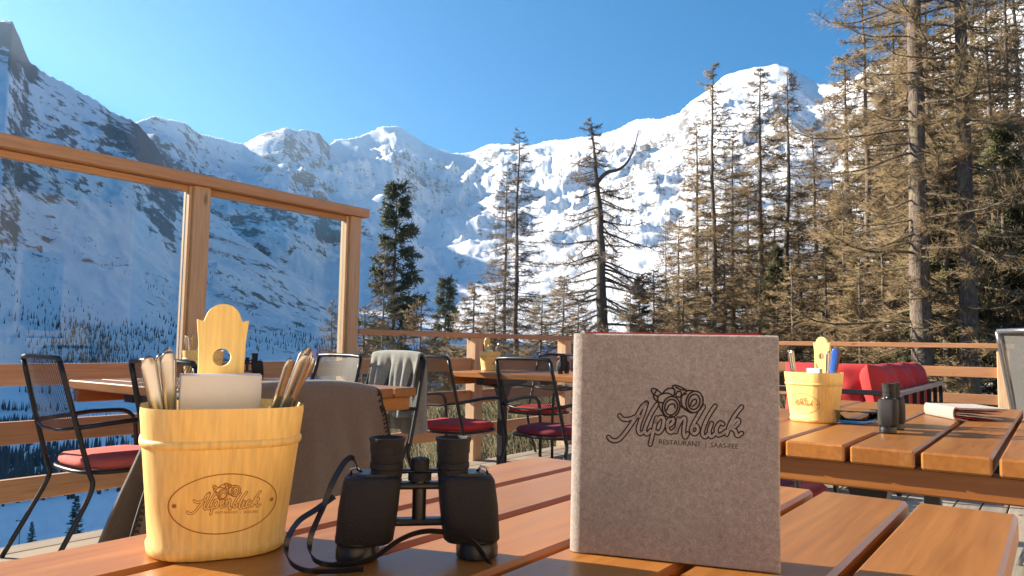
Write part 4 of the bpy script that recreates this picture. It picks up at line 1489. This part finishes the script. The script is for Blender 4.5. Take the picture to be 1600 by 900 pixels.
def strap(parent, path):
    P = spline(path, 6)
    vs, fs = [], []
    n = len(P)
    wid = .0030
    for i_, p in enumerate(P):
        t_ = (P[min(i_+1, n-1)]-P[max(i_-1, 0)]).normalized()
        side = t_.cross(Vector((.25, -.1, 1))).normalized()
        side = (side*.5+Vector((0, .15, .86))).normalized()
        side = (side-t_*side.dot(t_)).normalized()
        nn = t_.cross(side)*.0007
        vs += [p+side*wid+nn, p-side*wid+nn, p-side*wid-nn, p+side*wid-nn]
    for i_ in range(n-1):
        for k in range(4):
            fs.append((4*i_+k, 4*i_+(k+1) % 4, 4*i_+4+(k+1) % 4, 4*i_+4+k))
    fs += [(3, 2, 1, 0), tuple(4*(n-1)+k for k in range(4))]
    return MB().add(vs, fs).build('strap', 'black_plastic', parent, 'auto')
bn = make_bino()
bn_plain = copy_tree(bn)
cb = (onz(523, 878, TZ)+onz(783, 886, TZ))*.5
dirb = Vector((cb.x, cb.y, 0)).normalized()
cb = cb+dirb*.022
fb = math.atan2(-cb.x, cb.y)
bn.location = (cb.x, cb.y, TZ+.001)
bn.rotation_euler = (0, 0, fb+R(2))
bn.scale = (1, 1, .93)
tag(bn, 'black binoculars standing upright in front of the bucket with a loose strap', 'binoculars', 'binoculars on the tables')
strap(bn, [(-.066, 0, .100), (-.070, -.008, .114), (-.078, -.014, .112), (-.090, -.020, .090), (-.098, -.024, .065), (-.110, -.026, .030), (-.104, -.034, .010), (-.080, -.040, .006), (-.050, -.038, .010), (-.020, -.036, .030), (.004, -.034, .038), (.03, -.034, .036), (.055, -.034, .026), (.070, -.034, .006), (.074, -.040, .0048)])
strap(bn, [(-.088, -.018, .074), (-.105, -.026, .062), (-.122, -.030, .050), (-.132, -.032, .030), (-.128, -.040, .012), (-.112, -.048, .0040), (-.085, -.052, .0034), (-.055, -.048, .0034)])
b2 = copy_tree(bn_plain)
b2.location = (-3.55, 2.50, .791)
b2.rotation_euler = (0, 0, R(52))
tag(b2, 'black binoculars on the table by the glass railing', 'binoculars', 'binoculars on the tables')
b3 = bn_plain
q3 = onz(1397, 676, TZ)
b3.location = (q3.x-.01, q3.y+.03, TZ+.001)
b3.rotation_euler = (0, 0, R(90))
tag(b3, 'black binoculars seen side-on on the right table', 'binoculars', 'binoculars on the tables')
b5 = copy_tree(bn_plain)
b5.location = (-3.12, 5.02, .781)
b5.rotation_euler = (0, 0, R(100))
tag(b5, 'black binoculars on the table by the low railing', 'binoculars', 'binoculars on the tables')

# ------------------------------------------------------------------ glass bowls
def bowl(loc, s, label, n=48):
    outer = [(.030, 0), (.050, .003), (.062, .014), (.068, .030), (.070, .036), (.066, .0365), (.063, .030), (.056, .016), (.045, .009), (.010, .008)]
    rings = []
    for r_, z in outer:
        rg = []
        for j in range(n):
            a = 2*math.pi*j/n+z*14
            k = 1+.03*math.sin(12*a)*(1 if z > .004 else 0)
            rg.append((r_*k*math.cos(a-z*14), r_*k*math.sin(a-z*14), z))
        rings.append(rg)
    o = MB().rings(rings).build('glass_bowl', 'window_glass', None, True)
    o.location = loc
    o.scale = (s, s, s)
    tag(o, label, 'bowl', 'glass bowls')
gq = onz(1338, 664, TZ)
bowl((gq.x-.02, gq.y+.06, TZ+.001), 1.15, 'clear fluted glass bowl on the right table beside the binoculars')
bowl((-2.78, 5.0, .781), 1.2, 'clear glass bowl on the table by the low railing')

# ------------------------------------------------------------------ lounge sofa
def puffy(w_, h_, d_, seed):
    """plump upright cushion: width x, thickness y, height z, base at z = 0"""
    g = random.Random(seed)
    ph = [g.uniform(0, 6.28) for _ in range(4)]
    n = 16
    vs, fs = [], []
    for sd in (-1, 1):
        for i_ in range(n+1):
            for j in range(n+1):
                u, v = -1+2*i_/n, -1+2*j/n
                e = (1-abs(u)**3.2)*(1-abs(v)**3.2)
                pinch = 1-.05*(1-abs(v))**2*(abs(u) > .8)
                wr = .012*math.sin(9*u+ph[0]+3*v)*e+.010*math.sin(7*v+ph[1]-4*u)*e
                vs.append((u*w_/2*pinch, sd*(d_/2*max(0, e)**.5+.002)+wr*sd, h_/2+v*h_/2*(1-.04*(1-abs(u))**2)))
    m = n+1
    for s in range(2):
        o_ = s*m*m
        for i_ in range(n):
            for j in range(n):
                fs.append((o_+i_*m+j, o_+(i_+1)*m+j, o_+(i_+1)*m+j+1, o_+i_*m+j+1))
    bd = [i_*m for i_ in range(n)]+[n*m+j for j in range(n)]+[i_*m+n for i_ in range(n, 0, -1)]+[j for j in range(n, 0, -1)]
    for a_, b_ in zip(bd, bd[1:]+bd[:1]):
        fs.append((a_, b_, m*m+b_, m*m+a_))
    return MB().add(vs, fs).mesh('cushion', 'red_fabric', True)
so = empty('lounge_sofa', (-1.36, 6.95, 0))
tag(so, 'black framed lounge sofa with red cushions near the back right railing', 'sofa')
def sb(name, x0, x1, y0, y1, z0, z1, mat='black_steel'):
    return MB().box(x0, x1, y0, y1, z0, z1).build(name, mat, so, False, .004)
hx, hy = .45, 1.18
sb('back_rail', hx-.02, hx+.02, -hy, hy, .69, .725, 'grey_steel')
sb('arm_rail', -hx, hx-.021, -hy, -hy+.04, .69, .725)
sb('arm_rail', -hx, hx-.021, hy-.04, hy, .69, .725)
for k in range(7):
    yy = -hy+.02+k*(2*hy-.04)/6
    sb('back_bar', hx-.016, hx+.016, yy-.016, yy+.016, .02, .689)
for yy in (-hy+.02, hy-.02):
    sb('leg', -hx, -hx+.034, yy-.017, yy+.017, .02, .689)
sb('seat_base', -hx+.035, hx-.017, -hy+.042, hy-.042, .22, .28)
CGN = 'red sofa cushions'
for k in range(3):
    yy = 6.95-.74+k*.74
    o = MB().box(-.40, .36, -.36, .36, 0, .14).build('seat_pad', 'red_fabric', None, True, .035, 3)
    o.location = (-1.38, yy, .282)
    tag(o, ('red seat pad at the near end of the lounge sofa', 'red seat pad in the middle of the lounge sofa', 'red seat pad at the far end of the lounge sofa')[k], 'cushion', CGN)
    o = obj('back_cushion', puffy(.70, .50, .22, k), None, (-1.04, yy+.02, .41), (R(9), 0, R(-90)))
    tag(o, ('red back cushion at the near end of the lounge sofa', 'red back cushion in the middle of the lounge sofa', 'red back cushion at the far end of the lounge sofa')[k], 'cushion', CGN)
o = obj('side_cushion', puffy(.62, .50, .2, 9), None, (-1.40, 5.95, .41), (R(-10), 0, R(6)))
tag(o, 'plump red cushion leaning on the near arm of the lounge sofa', 'cushion', CGN)

# ------------------------------------------------------------------ ski slope furniture and hut
px_t = ground_at(54, slope_spot(54, 842))
zt = ground_z(*px_t)
lp = empty('lift_pylon', (px_t[0], px_t[1], zt), R(20))
tag(lp, 'small T-shaped ski lift pylon on the snow below the terrace', 'pylon')
MB().tube([(0, 0, -.5), (0, 0, 4.4)], [.10, .07], 8).build('mast', 'grey_steel', lp, True)
MB().box(-1.1, 1.1, -.08, .08, 4.4, 4.56).build('cross_arm', 'grey_steel', lp)
for s in (-1, 1):
    MB().lathe([(.02, 0), (.2, .02), (.2, .08), (.02, .1)], 12, (s*.95, 0, 4.25)).build('wheel', 'black_steel', lp, True)

def hut():
    h_, e_ = head_el(1008, 236)
    hs = np.full(400, h_)
    rs = np.geomspace(1500, 7500, 400)
    x_, y_, z_ = terrain_height(hs, rs)
    el = (z_-1)/rs
    k = int(np.argmax(el >= e_)) if (el >= e_).any() else int(el.argmax())
    t = empty('mountain_hut', (float(x_[k]), float(y_[k]), float(z_[k])), R(-20))
    tag(t, 'tiny dark mountain hut high on the snowy ridge', 'building')
    s = float(rs[k])/F
    MB().box(-7*s, 7*s, -5*s, 5*s, -3*s, 5*s).build('wall', 'dead_bark', t)
    MB().prism([(-8*s, 5*s), (8*s, 5*s), (0, 9*s)], -6*s, 6*s).build('roof', 'black_steel', t)
hut()

# ------------------------------------------------------------------ air
def haze():
    m = bpy.data.materials.new('haze')
    m.use_nodes = True
    t = m.node_tree
    t.nodes.remove(t.nodes['Principled BSDF'])
    v = t.nodes.new('ShaderNodeVolumePrincipled')
    v.inputs['Color'].default_value = (.56, .78, 1.0, 1)
    v.inputs['Density'].default_value = 4.8e-5
    v.inputs['Anisotropy'].default_value = .5
    t.links.new(v.outputs[0], t.nodes['Material Output'].inputs['Volume'])
    MAT['haze'] = m
    zs = TH[4]
    o = MB().box(-10500, 10500, -10500, 10500, float(zs.min())-1.0, float(zs.max())+20).build('haze', 'haze')
    tag(o, 'thin bluish mountain haze', 'haze', kind='stuff')
haze()
